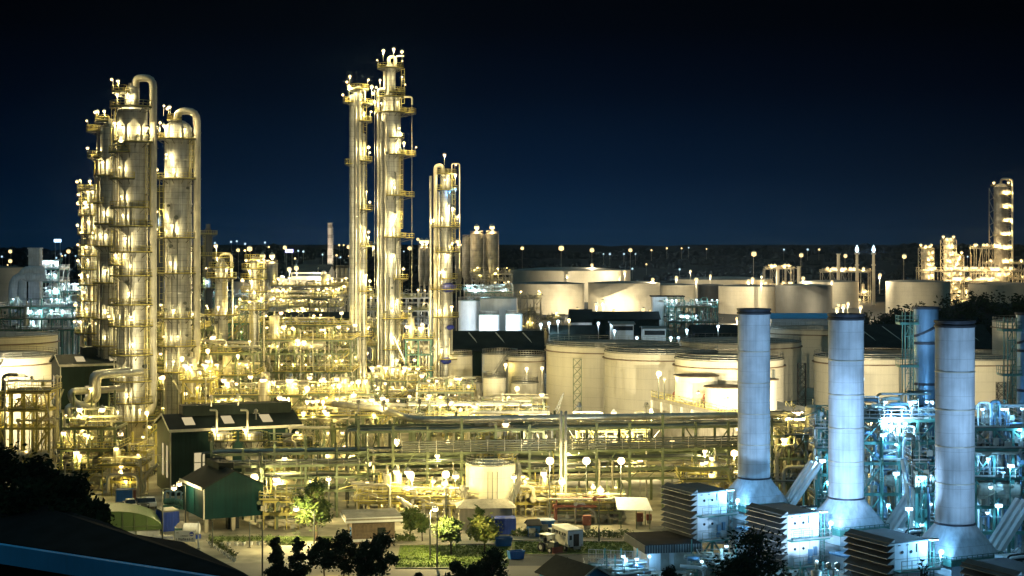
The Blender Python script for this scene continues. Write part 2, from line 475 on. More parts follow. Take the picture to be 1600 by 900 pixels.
# ---------------------------------------------------------------- distillation columns
def arc(r, a0, a1, z, n=None):
    n = n or max(3, int(abs(a1 - a0) / 15))
    return [(r * math.cos(R(a0 + (a1 - a0) * i / n)), r * math.sin(R(a0 + (a1 - a0) * i / n)), z) for i in range(n + 1)]
def ring_platform(t, rad, z, a0, a1, w=1.25, lamps=(), kind='col', rails='yellow'):
    """sector of grating round a shell with its handrail; lamps = angles"""
    m = MB(); n = max(3, int(abs(a1 - a0) / 15)); b = len(m.v)
    ri, ro = rad + .06, rad + w
    for zz in (z - .16, z):
        for i in range(n + 1):
            a = R(a0 + (a1 - a0) * i / n)
            m.v.append((ri * math.cos(a), ri * math.sin(a), zz)); m.v.append((ro * math.cos(a), ro * math.sin(a), zz))
    k = 2 * (n + 1)
    for i in range(n):
        p = b + 2 * i
        m.face([p + k, p + k + 1, p + k + 3, p + k + 2]); m.face([p, p + 2, p + 3, p + 1]); m.face([p + 1, p + 3, p + k + 3, p + k + 1])
    for i in range(n + 1):
        a = R(a0 + (a1 - a0) * i / n)
        if i % 2 == 0: m.beam((rad * math.cos(a), rad * math.sin(a), z - 1.0), (ro * .96 * math.cos(a), ro * .96 * math.sin(a), z - .2), .09)
    d = m.build('platform', MT['deck'], t)
    pts = arc(ro - .05, a0, a1, z)
    if abs(a1 - a0) < 359:
        pts = [(ri * math.cos(R(a0)), ri * math.sin(R(a0)), z)] + pts + [(ri * math.cos(R(a1)), ri * math.sin(R(a1)), z)]
    MB().rail(pts, 1.15, .075, 1.3).build('railing', MT[rails], d)
    for a in lamps:
        place(LM[kind], 'lamp', t, ((ro - .25) * math.cos(R(a)), (ro - .25) * math.sin(R(a)), z), R(a + 90))
    return d
def column(label, px, Y, r, z0, prof, plats, lad=(), skirt=None, seams='clad', group=None, name='distillation_column', kind='col'):
    """prof: (radius, z) from bottom to top; plats: (z, a0, a1, w, lamp angles); lad: (angle, z0, z1)"""
    t = thing(name, label, 'column', (X(px, Y), Y, 0), 0, group)
    m = MB(); m.lathe(prof, 28)
    for q in range(int((prof[-1][1] - prof[0][1]) / 9)):       # stiffening rings
        z = prof[0][1] + 4 + q * 9
        rr = max(p[0] for p in prof if abs(p[1] - z) < 40) if False else None
        for (ra, za), (rb, zb) in zip(prof, prof[1:]):
            if za <= z < zb: rr = ra + (rb - ra) * (z - za) / (zb - za)
        if rr: m.lathe([(rr, z - .12), (rr + .12, z - .1), (rr + .12, z + .1), (rr, z + .12)], 28)
    m.build('shell', MT[seams], t)
    if skirt:
        MB().lathe([(skirt[0], z0), (skirt[0], skirt[1])], 28).build('skirt', MT['skirt'], t)
    for p in plats:
        rr = r
        for (ra, za), (rb, zb) in zip(prof, prof[1:]):
            if za <= p[0] <= zb: rr = max(ra, rb)
        ring_platform(t, rr, p[0], p[1], p[2], p[3], p[4] if len(p) > 4 else (), kind)
    for a, za, zb in lad:
        rr = r + .25
        MB().ladder((rr * math.cos(R(a)), rr * math.sin(R(a)), za), zb, R(a)).build('ladder', MT['yellow'], t)
    return t
def risers(t, r, z0, spec):
    for a, zt, rr, mt in spec:
        q = r + rr + .12; ca, sa = math.cos(R(a)), math.sin(R(a))
        MB().pipe([(q * ca, q * sa, z0), (q * ca, q * sa, zt), ((r - .3) * ca, (r - .3) * sa, zt)], rr, .5, 8).build('riser_pipe', MT[mt], t)
def riser(t, pts, r, mat='pipe', name='riser_pipe', bend=None, n=12):
    return MB().pipe(pts, r, bend, n).build(name, MT[mat], t)
# ---------------------------------------------------------------- process units: a steel frame full of decks, drums, pipes and lamps
def unit(label, x0, x1, y0, y1, levels, seed, nx=3, ny=2, steel='green', rail='yellow', npipes=14, ndrums=2, nlamps=8, kind='warm',
         cat='process unit', name='process_unit', brace=.4, deckp=.8, group=None, pmats=('pipe', 'pipe2', 'pipe3', 'darkpipe'), stairs=1, cols=.35, top_posts=0, fine=2.6):
    rnd = random.Random(seed)
    cx, cy = (x0 + x1) / 2, (y0 + y1) / 2
    t = thing(name, label, cat, (cx, cy, 0), 0, group)
    a0, a1, b0, b1 = x0 - cx, x1 - cx, y0 - cy, y1 - cy
    xs = [a0 + (a1 - a0) * i / nx for i in range(nx + 1)]; ys = [b0 + (b1 - b0) * i / ny for i in range(ny + 1)]
    zt = levels[-1]
    m = MB()
    for x in xs:
        for y in ys: m.beam((x, y, 0), (x, y, zt + (rnd.random() < .3) * 2.5), cols, mat=0)
    lv = [0] + list(levels)
    for z in levels:
        for y in ys: m.beam((a0, y, z - .2), (a1, y, z - .2), .28, .4)
        for x in xs: m.beam((x, b0, z - .2), (x, b1, z - .2), .28, .4)
    for za, zb in zip(lv, lv[1:]):
        for i in range(nx):
            if rnd.random() < brace:
                p, q = (xs[i], b0, za), (xs[i + 1], b0, zb - .4)
                if rnd.random() < .5: p, q = (xs[i + 1], b0, za), (xs[i], b0, zb - .4)
                m.beam(p, q, .18)
            if rnd.random() < brace * .6:
                m.beam((xs[i], b1, za), (xs[i + 1], b1, zb - .4), .18)
    m.build('steel_frame', MT[steel], t)
    for z in levels:
        if rnd.random() > deckp and z != zt: continue
        i0, i1 = 0, nx
        if nx > 2 and rnd.random() < .5:
            i0 = rnd.randint(0, 1); i1 = rnd.randint(nx - 1, nx)
        xa, xb = xs[i0] - .6, xs[i1] + .6
        d = MB().box(((xa + xb) / 2, 0, z + .05), (xb - xa, b1 - b0 + 1.2, .1)).build('deck', MT['deck'], t)
        MB().rail([(xa, b0 - .55, z + .1), (xb, b0 - .55, z + .1), (xb, b1 + .55, z + .1), (xa, b1 + .55, z + .1)], 1.1, .075, 1.5, closed=True).build('railing', MT[rail], d)
    for k in range(ndrums):
        z = rnd.choice(lv[:-1]) if len(lv) > 1 else 0
        r = rnd.uniform(.7, 1.3) * (1 if zt > 6 else .55)
        if rnd.random() < .55:
            xa = rnd.uniform(a0, a0 + (a1 - a0) * .35); xb = min(a1, xa + rnd.uniform(4, 8)); y = rnd.uniform(b0 + .5, b0 + (b1 - b0) * .5)
            dm = MB().hcyl((xa, y, z + r + .7), (xb, y, z + r + .7), r)
            for f in (.2, .8): dm.box((xa + (xb - xa) * f, y, z + .5), (.4, r * 1.5, 1.0), 0, 0)
            dm.build('drum', MT['vessel'], t)
        else:
            x = rnd.uniform(a0 + 1, a1 - 1); y = rnd.uniform(b0 + .3, b0 + (b1 - b0) * .5); h = min(rnd.uniform(4, 8), zt * .7)
            dm = MB(); dm.hcyl((x, y, z + 1.2), (x, y, z + 1.2 + h), r)
            for q in (-1, 1): dm.beam((x + r * .7 * q, y, z), (x + r * .7 * q, y, z + 1.6), .2)
            dm.cyl((x, y, z + 1 + h), (x, y, z + 2.4 + h), .2, 8)
            dm.build('vessel', MT['vessel'], t)
    for k in range(npipes):
        r = rnd.choice((.09, .12, .16, .22, .3))
        y = b0 + (b1 - b0) * rnd.random() - (1.0 if rnd.random() < .45 else 0)
        zz = [rnd.choice(lv) + rnd.uniform(.4, 3.0) * (1 if zt > 5 else .45) for _ in range(3)]
        xx = sorted(rnd.uniform(a0 - .8, a1 + .8) for _ in range(3))
        if rnd.random() < .5: xx.reverse()
        st = rnd.random()
        if st < .45: pts = [(xx[0], y, 0), (xx[0], y, zz[0]), (xx[1], y, zz[0]), (xx[1], y, zz[1]), (xx[2], y, zz[1])]
        elif st < .7: pts = [(a0 - 1, y, zz[0]), (xx[1], y, zz[0]), (xx[1], y, zz[1]), (a1 + 1, y, zz[1])]
        else: pts = [(xx[0], y, 0), (xx[0], y, zt * rnd.uniform(.5, 1.05)), (xx[0] + rnd.choice((-1, 1)) * rnd.uniform(1, 3), y, zt * 1.0), ]
        pts = [p for i, p in enumerate(pts) if i == 0 or (Vector(p) - Vector(pts[i - 1])).length > .4]
        if len(pts) > 1:
            pm = MB().pipe(pts, r, r * 3.5, 7)
            if rnd.random() < .6:                                  # a valve with its hand wheel
                p = Vector(pts[len(pts) // 2]); pm.ball(tuple(p), r * 1.9, 0, 7, 4); pm.beam(p, p + Vector((0, -.6, 0)), .08); pm.cyl(p + Vector((0, -.6, 0)), p + Vector((0, -.66, 0)), .3, 8)
            pm.build('pipe', MT[rnd.choice(pmats)], t)
    if fine:                                                         # the tangle of small bore lines, conduits and valves
        fm = MB(); lim = (a1 - a0) / 8
        for k in range(int(fine * max(12, min(64, 10 * lim * len(lv) / 2)))):
            x = rnd.uniform(a0 - .5, a1 + .5); y = rnd.uniform(b0 - 1.1, b0 + (b1 - b0) * .6); z = rnd.choice(lv); q = rnd.random(); r = rnd.choice((.03, .04, .055)); mi = rnd.randrange(3)
            hh = rnd.uniform(.8, 3.2) * (1 if zt > 5 else .5)
            if q < .45: fm.pipe([(x, y, z), (x, y, z + hh), (x + rnd.uniform(-3, 3), y, z + hh), (x + rnd.uniform(-3, 3), y, z + hh * .4)], r, .2, 5, mi)
            elif q < .7: fm.beam((x, y, z), (x, y, z + hh), r * 1.6, mat=mi)
            elif q < .85: fm.box((x, y, z + hh * .5), (rnd.uniform(.3, .9), .3, rnd.uniform(.4, 1.0)), 0, mi)
            else:
                fm.cyl((x, y, z), (x, y, z + hh * .6), r * 2.2, 6, mi); fm.cyl((x - .25, y, z + hh * .6), (x + .25, y, z + hh * .6), r * 3.2, 7, mi)
        if fm.v:
            fo_ = fm.build('small_piping', [MT['pipe3'], MT['pipe2'], MT[steel]], t); fo_['kind'] = 'stuff'
    for k in range(stairs):
        if len(lv) > 1:
            i = rnd.randrange(len(lv) - 1); sx = rnd.uniform(a0, a1 - 4); y = b0 - 1.0
            MB().stair((sx, y, lv[i]), (sx + min(5, (lv[i + 1] - lv[i]) * 1.2), y, lv[i + 1])).build('stair', MT[rail], t)
    for k in range(nlamps):
        z = rnd.choice(lv if rnd.random() < .85 else lv[-1:])
        place(LM[kind], 'lamp', t, (rnd.uniform(a0, a1), b0 - .45 if rnd.random() < .7 else rnd.uniform(b0, b1), z + .1), rnd.uniform(0, 6.28))
    return t
# ---------------------------------------------------------------- storage tanks
def tank(label, px, Y, wpx, ytop, mat='tank', roof='tankroof', dome=.06, ybase=None, rail=True, girder=True, stair=None, n=64, group=None, pipes=(), seam=True, cat='tank'):
    r = wpx / 2 * Y / F; zt = Z(ytop, Y)
    t = thing('storage_tank', label, cat, (X(px, Y), Y, 0), 0, group)
    MB().lathe([(r, 0), (r, zt)], n).build('shell', MT[mat], t)
    rf = MB().lathe([(r + .12, zt + .01), (r + .12, zt + .16), (r * .5, zt + .16 + r * dome * .75), (.01, zt + .16 + r * dome)], n).build('roof', MT[roof], t)
    if girder:
        zz = zt - max(1.0, zt * .08)
        MB().lathe([(r + .02, zz - .14), (r + .5, zz - .1), (r + .5, zz + .1), (r + .02, zz + .14)], n).build('wind_girder', MT['rim'], t)
    if rail:
        MB().rail(arc(r - .1, 0, 360, zt + .15, 40), 1.1, .07, 3.0).build('railing', MT['grey'], t)
    if stair:
        a0, a1 = stair; k = 26; m = MB(); pr = None
        for i in range(k + 1):
            a = R(a0 + (a1 - a0) * i / k); z = zt * i / k
            p = Vector(((r + .6) * math.cos(a), (r + .6) * math.sin(a), z))
            if pr is not None:
                m.beam(pr, p, .9, .12); m.beam(pr + Vector((0, 0, 1.1)), p + Vector((0, 0, 1.1)), .08); m.beam(p, p + Vector((0, 0, 1.1)), .07)
            pr = p
        m.build('spiral_stair', MT['grey'], t)
    for a, za in pipes:
        q = MB(); ca, sa = math.cos(R(a)), math.sin(R(a))
        for s_ in (0, .55): q.cyl(((r + .25) * ca - s_ * sa, (r + .25) * sa + s_ * ca, 0), ((r + .25) * ca - s_ * sa, (r + .25) * sa + s_ * ca, za * zt), .19, 6)
        q.build('drain_pipe', MT['darkpipe'], t)
    return t
def lattice(mb, x0, x1, y, z0, z1, w=.18, k=None, d=None):
    """X-braced ladder frame"""
    d = (x1 - x0) if d is None else d
    k = k or max(2, round((z1 - z0) / (x1 - x0)))
    for x in (x0, x1):
        for yy in (y, y + d): mb.beam((x, yy, z0), (x, yy, z1), w)
    for i in range(k):
        za, zb = z0 + (z1 - z0) * i / k, z0 + (z1 - z0) * (i + 1) / k
        mb.beam((x0, y, za), (x1, y, zb), w * .7); mb.beam((x1, y, za), (x0, y, zb), w * .7)
        mb.beam((x0, y, zb), (x1, y, zb), w * .7); mb.beam((x0, y + d, za), (x1, y + d, zb), w * .7)
        mb.beam((x0, y, za), (x0, y + d, zb), w * .7); mb.beam((x1, y, za), (x1, y + d, zb), w * .7)
# ---------------------------------------------------------------- lamp posts
def lamp_post(label, px, Y, h, arm=0.0, kind='cream', group=None, head=.35, ang=-90, power=None, col=None, name='street_lamp', z0=0):
    t = thing(name, label, 'street lamp', (X(px, Y), Y, z0), 0, group)
    m = MB(); m.tube([(0, 0, 0), (0, 0, h)], .13, 8, r2=.07)
    hx = arm
    if abs(arm) > .1:
        m.pipe([(0, 0, h - .05), (0, 0, h + .5), (arm, 0, h + .7)], .06, .5, 6)
    if abs(arm) <= .1: m.beam((0, 0, h), (0, -head - .2, h + .15), .09)
    m.build('pole', MT['darkpipe'], t)
    hy = 0 if abs(arm) > .1 else -head - .25
    hz = h + (.7 if abs(arm) > .1 else .2)
    MB().lathe([(head * .9, hz + head * .35), (head * 1.05, hz + head * .2), (head * .3, hz + head), (.02, hz + head * 1.1)], 10, (hx, hy)).build('lamp_hood', MT['grey'], t)
    g = MB(); (ico(g, (hx, hy, hz), head) if head < .5 else g.ball((hx, hy, hz), head, 0, 14, 9)); g.build('lamp_globe', MT[kind], t)
    return t
def spot(parent, loc, target, power, col, angle=70, blend=.6, size=.3):
    """the beam of a floodlight, kept inside its own lamp"""
    d = bpy.data.lights.new('beam', 'SPOT'); d.energy = power; d.color = col; d.spot_size = R(angle); d.spot_blend = blend; d.shadow_soft_size = size
    o = bpy.data.objects.new('beam', d); COL.objects.link(o); o.parent = parent
    o.location = loc
    v = Vector(target) - Vector(loc); o.rotation_euler = v.to_track_quat('-Z', 'Y').to_euler()
    return o
def flood(label, px, Y, h, target, power, col, kind='cream', angle=80, heads=1, group=None, z0=0, name='floodlight'):
    """floodlight on a mast: head with a lit lens and the beam it throws"""
    loc = (X(px, Y), Y, z0)
    t = thing(name, label, 'floodlight', loc, 0, group)
    m = MB()
    if h > .5: m.tube([(0, 0, 0), (0, 0, h)], .16, 8, r2=.09)
    m.beam((-.5 * heads, 0, h), (.5 * heads, 0, h), .12)
    m.build('mast', MT['grey'], t)
    v = (Vector(target) - Vector((loc[0], loc[1], loc[2] + h))).normalized()
    for k in range(heads):
        c = Vector(((k - (heads - 1) / 2) * .9, 0, h + .35))
        hm = MB(); hm.tube([c - v * .3, c + v * .12], .22, 10, r2=.36); hm.build('housing', MT['grey'], t)
        lm = MB(); ico(lm, tuple(c + v * .22), .3); lm.build('lens', MT[kind], t)
        if power: spot(t, tuple(c + v * .65), tuple(c + v * 10), power / heads, col, angle)
    return t
# ---------------------------------------------------------------- foliage
def leafcloud(mb, rnd, c, rad, n, size, mat=0, squash=1.0):
    """loose spray of single leaves, thinning out towards its edge"""
    for _ in range(n):
        p = Vector((c[0] + rnd.gauss(0, .48) * rad, c[1] + rnd.gauss(0, .48) * rad, max(.05, c[2] + rnd.gauss(0, .48) * rad * squash)))
        a = Vector((rnd.gauss(0, 1), rnd.gauss(0, 1), rnd.gauss(0, .7))).normalized(); b = a.orthogonal().normalized()
        s_ = size * rnd.uniform(.55, 1.35); b = b * s_ * .5; a = a * s_
        i = len(mb.v)
        mb.v += [tuple(p - a), tuple(p + b), tuple(p + a), tuple(p - b)]
        mb.face([i, i + 1, i + 2, i + 3], mat)
def tree(label, px, Y, zb, h, w, seed, leaf='leaf', n=2600, size=.22, group=None, trunk=.35, shape='round', blobs=40, name='tree'):
    rnd = random.Random(seed)
    t = thing(name, label, 'tree', (X(px, Y), Y, zb), 0, group)
    tm = MB(); hb = h * trunk
    top = (rnd.uniform(-.1, .1) * w, rnd.uniform(-.1, .1) * w, h * .85)
    tm.tube([(0, 0, -.3), (top[0] * .3, top[1] * .3, hb), (top[0], top[1], top[2])], max(.07, h * .028), 7, r2=max(.02, h * .006))
    cm = MB()
    for k in range(blobs):
        a = rnd.uniform(0, 6.28); u = rnd.random()
        if shape == 'cone':
            z = hb * .5 + (h - hb * .5) * u; rr = w * .5 * (1 - u * .85) * rnd.uniform(.4, .95); br = w * .2 * (1.1 - u * .6)
        else:
            z = hb + (h - hb) * (.12 + .8 * u); prof = math.sin(math.pi * min(1, .15 + .8 * u)); rr = w * .5 * prof * rnd.uniform(.2, .88); br = w * rnd.uniform(.11, .19)
        c = (top[0] * z / h + rr * math.cos(a), top[1] * z / h + rr * math.sin(a), z)
        tm.tube([(top[0] * .4, top[1] * .4, min(z, h * .8) * .7), c], max(.03, h * .009), 5, r2=.015)
        leafcloud(cm, rnd, c, br, n // blobs, size, 0, .8)
    tm.build('trunk', MT['trunk'], t)
    cm.build('crown', MT[leaf], t)
    return t
# ================================================================ ground, roads, lawns, hills
def G(px, py, z=0.0):
    Y = GY(py); return (X(px, Y), Y, z)
structure('ground', MB().poly([(-3000, -300, -.06), (3000, -300, -.06), (3000, 5600, -.06), (-3000, 5600, -.06)]), MT['farground'])
structure('plant_yard', MB().poly([(-140, 203, -.02), (140, 203, -.02), (230, 520, -.02), (-230, 520, -.02)]), MT['yard'])
structure('turbine_apron', MB().poly([(11, 130, -.012), (95, 130, -.012), (110, 236, -.012), (26, 236, -.012), (18, 210, -.012)]), MT['concrete'])
structure('access_road', MB().poly([G(300, 905, -.004), G(640, 905, -.004), G(1010, 905, -.004), G(985, 870, -.004), G(800, 872, -.004), G(770, 889, -.004), G(620, 889, -.004), G(560, 880, -.004), G(310, 880, -.004)]), MT['roadpale'])
structure('parking_asphalt', MB().poly([G(780, 884, 0), G(925, 884, 0), G(1000, 868, 0), G(800, 868, 0)]), MT['asphalt'])
lawn1 = [G(618, 887, .004), G(770, 887, .004), G(795, 866, .004), G(800, 852, .004), G(625, 852, .004)]
lawn2 = [G(800, 866, .004), G(1000, 865, .004), G(1000, 848, .004), G(800, 846, .004)]
lawn3 = [G(330, 845, .004), G(520, 845, .004), G(520, 838, .004), G(330, 838, .004)]
for p in (lawn1, lawn2, lawn3): structure('lawn', MB().poly(p), MT['grassbase'])
for p, q in ((G(618, 888.5), G(772, 888.5)), (G(800, 867.5), G(1000, 866.5)), (G(772, 888.5), G(800, 868)), (G(618, 851), G(800, 851)), (G(800, 845), G(1000, 847))):
    structure('kerb', MB().beam((p[0], p[1], .06), (q[0], q[1], .06), .25, .14), MT['concrete'])
gr = random.Random(5); gm = MB()
def blades(poly, n):
    xs = [p[0] for p in poly]; ys = [p[1] for p in poly]
    for _ in range(n):
        x = gr.uniform(min(xs) + .4, max(xs) - .4); y = gr.uniform(min(ys) + .2, max(ys) - .2)
        a = gr.uniform(0, 3.14); s = .12; h = gr.uniform(.06, .2)
        gm.poly([(x - s * math.cos(a), y - s * math.sin(a), 0), (x + s * math.cos(a), y + s * math.sin(a), 0), (x + gr.uniform(-.1, .1), y + gr.uniform(-.1, .1), h)])
blades([(p[0], p[1]) for p in lawn1[:2] + lawn1[3:]], 3500); blades([(p[0], p[1]) for p in lawn2], 3000)
tag(gm.build('grass', MT['grass']), 'short green grass on the lit lawn strips', 'grass', kind='stuff')

# far terrain: low dark hills to the horizon
hm = MB(); NX, NY = 90, 26
for j in range(NY):
    Y = 1150 * (5200 / 1150) ** (j / (NY - 1))
    for i in range(NX):
        x = (-.42 + .84 * i / (NX - 1)) * Y
        amp = max(0, min(1, (Y - 1250) / 1500))
        z = amp * (28 + 26 * mnoise.noise(Vector((x * .0011, Y * .0009, 1.7))) + 9 * mnoise.noise(Vector((x * .006, Y * .004, 4.2)))) * (Y / 3000)
        if j in (0,): z = -2
        hm.v.append((x, Y, min(z, 40 + Y * .0022)))
for j in range(NY - 1):
    for i in range(NX - 1):
        a = j * NX + i; hm.face([a, a + 1, a + NX + 1, a + NX], 0, True)
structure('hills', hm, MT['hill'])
# scrub that breaks the hill line up
rw = random.Random(77); wm = MB()
for _ in range(900):
    Y = rw.uniform(1300, 3600); x = rw.uniform(-.36, .36) * Y
    amp = max(0, min(1, (Y - 1250) / 1500))
    z = amp * (28 + 26 * mnoise.noise(Vector((x * .0011, Y * .0009, 1.7))) + 9 * mnoise.noise(Vector((x * .006, Y * .004, 4.2)))) * (Y / 3000)
    z = min(z, 40 + Y * .0022)
    for k in range(3):
        r = rw.uniform(4, 9) * Y / 2200; ico(wm, (x + rw.uniform(-12, 12), Y + rw.uniform(-9, 9), z + r * .3), r)
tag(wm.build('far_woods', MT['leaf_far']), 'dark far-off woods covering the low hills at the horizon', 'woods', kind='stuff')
# wooded knoll behind the right hand tanks
kr = random.Random(12)
km = MB()
for i in range(40):
    for j in range(9): pass
kx0, kx1, kY = X(1330, 620), X(1690, 620), 620
kp = []
for i in range(41):
    u = i / 40; px = 1330 + 360 * u
    top = 505 - 42 * math.sin(min(1, u * 1.5) * math.pi / 2) + 3 * math.sin(u * 21)
    kp.append((X(px, kY), max(.5, Z(top, kY) - 2)))
b0 = len(km.v)
for x, z in kp:
    km.v += [(x, kY - 45, -.5), (x, kY - 15, z * .75), (x, kY, z), (x, kY + 25, z * .7), (x, kY + 60, -.5)]
for i in range(40):
    for k in range(4):
        a = b0 + i * 5 + k; km.face([a, a + 5, a + 6, a + 1], 0, True)
structure('wooded_knoll', km, MT['farground'])
# trees of the knoll: a far wood that reads as one mass
kt = MB()
for i in range(170):
    u = kr.random(); k = int(u * 39.9); x = kp[k][0] + kr.uniform(-3, 3); z = kp[k][1]
    q = kr.random(); zz = z * (1 - q * .8) + kr.uniform(0, 2); yy = kY - 4 - q * 38
    rr = kr.uniform(1.8, 3.8)
    leafcloud(kt, kr, (x, yy, zz + 1), rr, 60, .8)
tag(kt.build('knoll_wood', MT['leaf_unlit']), 'dark wood covering the knoll behind the tanks at the right', 'woods', kind='stuff')

# ================================================================ things far away
# lamps in the town and along the far roads
def far_lamp(px, py, Y, r, kind, group, label, hpole=9):
    z = Z(py, Y)
    zb = max(0, z - hpole) if z > 0 else 0
    t = thing('street_lamp', label, 'street lamp', (X(px, Y), Y, zb), 0, group)
    MB().beam((0, r * .9 + .2, -1.5), (0, r * .9 + .2, z - zb + r * .5), max(.12, r * .12)).build('pole', MT['grey'], t)
    m = MB(); ico(m, (0, -.02, z - zb), r); m.build('lamp_globe', MT[kind], t)
    MB().lathe([(r * 1.0, z - zb + r * .75), (r * .25, z - zb + r * 1.25)], 8).build('lamp_hood', MT['grey'], t)
    return t
for px, py, Y, r in ((877, 388, 1500, 3.4), (925, 391, 1500, 2.8), (985, 391, 1500, 2.4), (816, 388, 1500, 2.2), (1178, 397, 1350, 2.9), (1252, 399, 1350, 2.3), (1321, 400, 1350, 2.1), (1413, 401, 1350, 2.5),
                     (390, 389, 1300, 2.9), (372, 391, 1300, 1.9), (445, 387, 1300, 2.1), (545, 386, 1300, 2.2), (640, 388, 1300, 2.2), (16, 393, 1300, 2.0), (107, 393, 1300, 2.2), (16, 408, 1100, 1.8), (653, 374, 1300, 1.6), (338, 384, 1300, 1.7)):
    far_lamp(px, py, Y, r * .8, 'warm_town', 'big sodium street lamps on the far plain', 'big far-off sodium lamp glowing on a tall mast near the dark horizon', 22)
rl = random.Random(41)
for px, py in ((943, 397), (953, 397), (975, 397), (993, 397), (1018, 391), (1042, 388), (1065, 388), (1076, 387), (1104, 389), (1010, 413), (988, 420), (1062, 421), (1300, 421), (1342, 422), (1225, 390), (1262, 390), (1280, 390), (1512, 401), (1236, 426),
               (95, 397), (97, 400), (88, 403), (102, 399), (124, 411), (125, 414), (131, 401), (3, 401), (46, 391), (12, 414), (118, 400), (414, 379), (420, 386), (466, 392), (474, 393), (530, 383), (537, 383), (526, 399), (532, 402), (461, 404), (504, 398), (545, 400), (370, 377), (383, 381), (336, 380), (361, 378), (715, 392), (631, 393), (622, 407), (668, 409)):
    c = rl.random()
    far_lamp(px, py, 1450, rl.uniform(.6, 1.05), 'cool_town' if c < .6 else 'warm_town', 'tiny town lights along the horizon', 'tiny far-off town light twinkling low on the dark plain', 8)
for px, py, w in ((90, 376, 20), (452, 392, 22)):                         # lit hoardings of the town
    Y = 1400; t = thing('illuminated_hoarding', 'glowing blue-white hoarding above the far town at the left edge' if px < 200 else 'glowing violet hoarding on the horizon left of the tall pale chimney', 'hoarding', (X(px, Y), Y, 0))
    z = Z(py, Y); ww = w * Y / F * .55
    MB().box((0, 0, z), (ww, .6, ww * .42)).build('panel', glow('hoarding light', (.45, .75, 1) if px < 200 else (.40, .38, 1.0), 1.6, False), t)
    mm = MB()
    for q in (-1, 1): mm.beam((q * ww * .35, .5, -1), (q * ww * .35, .5, z), .5)
    mm.build('post', MT['grey'], t)
# tall pale chimney and the works below it
t = thing('chimney', 'tall slim pale chimney with faint bands above the far works', 'chimney', (X(515.5, 800), 800, 0))
zt = Z(348, 800)
cm = MB().lathe([(1.35, 0), (1.15, zt - .4)], 16); cm.build('shaft', paint('banded chimney paint', (.52, .46, .40), .7, 0, .2, .3, .2, 5.0, .35), t)
MB().lathe([(1.2, zt - .4), (1.35, zt - .3), (1.35, zt), (1.0, zt)], 16).build('cap', MT['concrete'], t)
MB().ladder((1.2, -.9, 2), zt - 2, R(-40)).build('ladder', MT['grey'], t)
def hall(label, px0, px1, Y, yeave, depth, rise, wall='tank', roof='droof', name='factory_hall', cat='factory hall', clere=False, dz=0, doors=0):
    x0, x1 = X(px0, Y), X(px1, Y); cx = (x0 + x1) / 2; w = x1 - x0; ze = Z(yeave, Y)
    t = thing(name, label, cat, (cx, Y, 0))
    MB().box((0, depth / 2, ze / 2), (w, depth, ze)).build('wall', MT[wall], t)
    a = w / 2 + .6
    rm = MB()
    rm.slab([(-a, -.6, ze + .02), (a, -.6, ze + .02), (a, depth / 2, ze + rise), (-a, depth / 2, ze + rise)], .25)
    rm.slab([(-a, depth / 2, ze + rise), (a, depth / 2, ze + rise), (a, depth + .6, ze + .02), (-a, depth + .6, ze + .02)], .25)
    rm.build('roof', MT[roof], t)
    gm_ = MB()
    for s in (-1, 1): gm_.poly([(s * w / 2, .01, ze), (s * w / 2, depth - .01, ze), (s * w / 2, depth / 2, ze + rise - .3)])
    gm_.build('gable', MT[wall], t)
    if clere:
        MB().box((0, -.06, ze - 1.4), (w * .94, .1, 1.4)).build('window', MT['glass'], t)
    for k in range(doors):
        MB().box((-w / 2 + w * (k + .7) / (doors + .4), -.05, 2), (3.2, .1, 4)).build('door', MT['grey'], t)
    return t
hall('pale factory hall with dark roof at the foot of the slim chimney', 455, 512, 780, 425, 30, 3.5, 'tank', clere=True, doors=2)
hall('low pale annexe in front of the chimney hall', 436, 485, 700, 445, 18, 2, 'tank', 'tank', doors=2)
flood('added floodlight on the annexe roof aimed up at the slim pale chimney', 497, 779, 1.2, (X(515.5, 800), 799, 44), 14000, (1.0, .86, .66), 'warm', 75, z0=28.8)  # made-up lamp, added to brighten the chimney shaft
def silo_group(label_fn, items, Y, ytop, ybot, rpx, lamps=True, mat='clad2'):
    for i, px in enumerate(items):
        r = rpx * Y / F; zt = Z(ytop, Y); zb = Z(ybot, Y)
        t = thing('silo', label_fn(i), 'silo', (X(px, Y), Y, 0), 0, None)
        MB().lathe([(r * .25, zb - r * 1.3), (r, zb), (r, zt), (r * .4, zt + r * .35), (.02, zt + r * .4)], 20).build('shell', MT[mat], t)
        lg = MB()
        for k in range(4):
            a = R(45 + 90 * k); lg.beam((r * .9 * math.cos(a), r * .9 * math.sin(a), 0), (r * .9 * math.cos(a), r * .9 * math.sin(a), zb + .5), .35)
        lg.build('leg_frame', MT['grey'], t)
        MB().rail(arc(r * .95, 0, 360, zt + .1, 12), 1.2, .12, 2).build('railing', MT['grey'], t)
        if lamps: place(LM['far'], 'lamp', t, (0, -r * .5, zt + .4))
pos = ['leftmost', 'second', 'third', 'fourth']
silo_group(lambda i: ['tall grey silo with lamps on top, left of its pair beyond the short column', 'tall grey silo with lamps on top, right of its pair beyond the short column'][i], (745, 769), 700, 366, 430, 10.5)
silo_group(lambda i: ['dim grey silo behind the lamp-topped pair, at its left', 'dim grey silo behind the lamp-topped pair, between the two'][i], (731, 757), 716, 372, 432, 9, False)
silo_group(lambda i: ['dim slim silo seen between the tall columns, left of three', 'dim slim silo seen between the tall columns, middle of three', 'dim slim silo touching the short column, right of three'][i], (659, 667, 716), 690, 388, 440, 5)
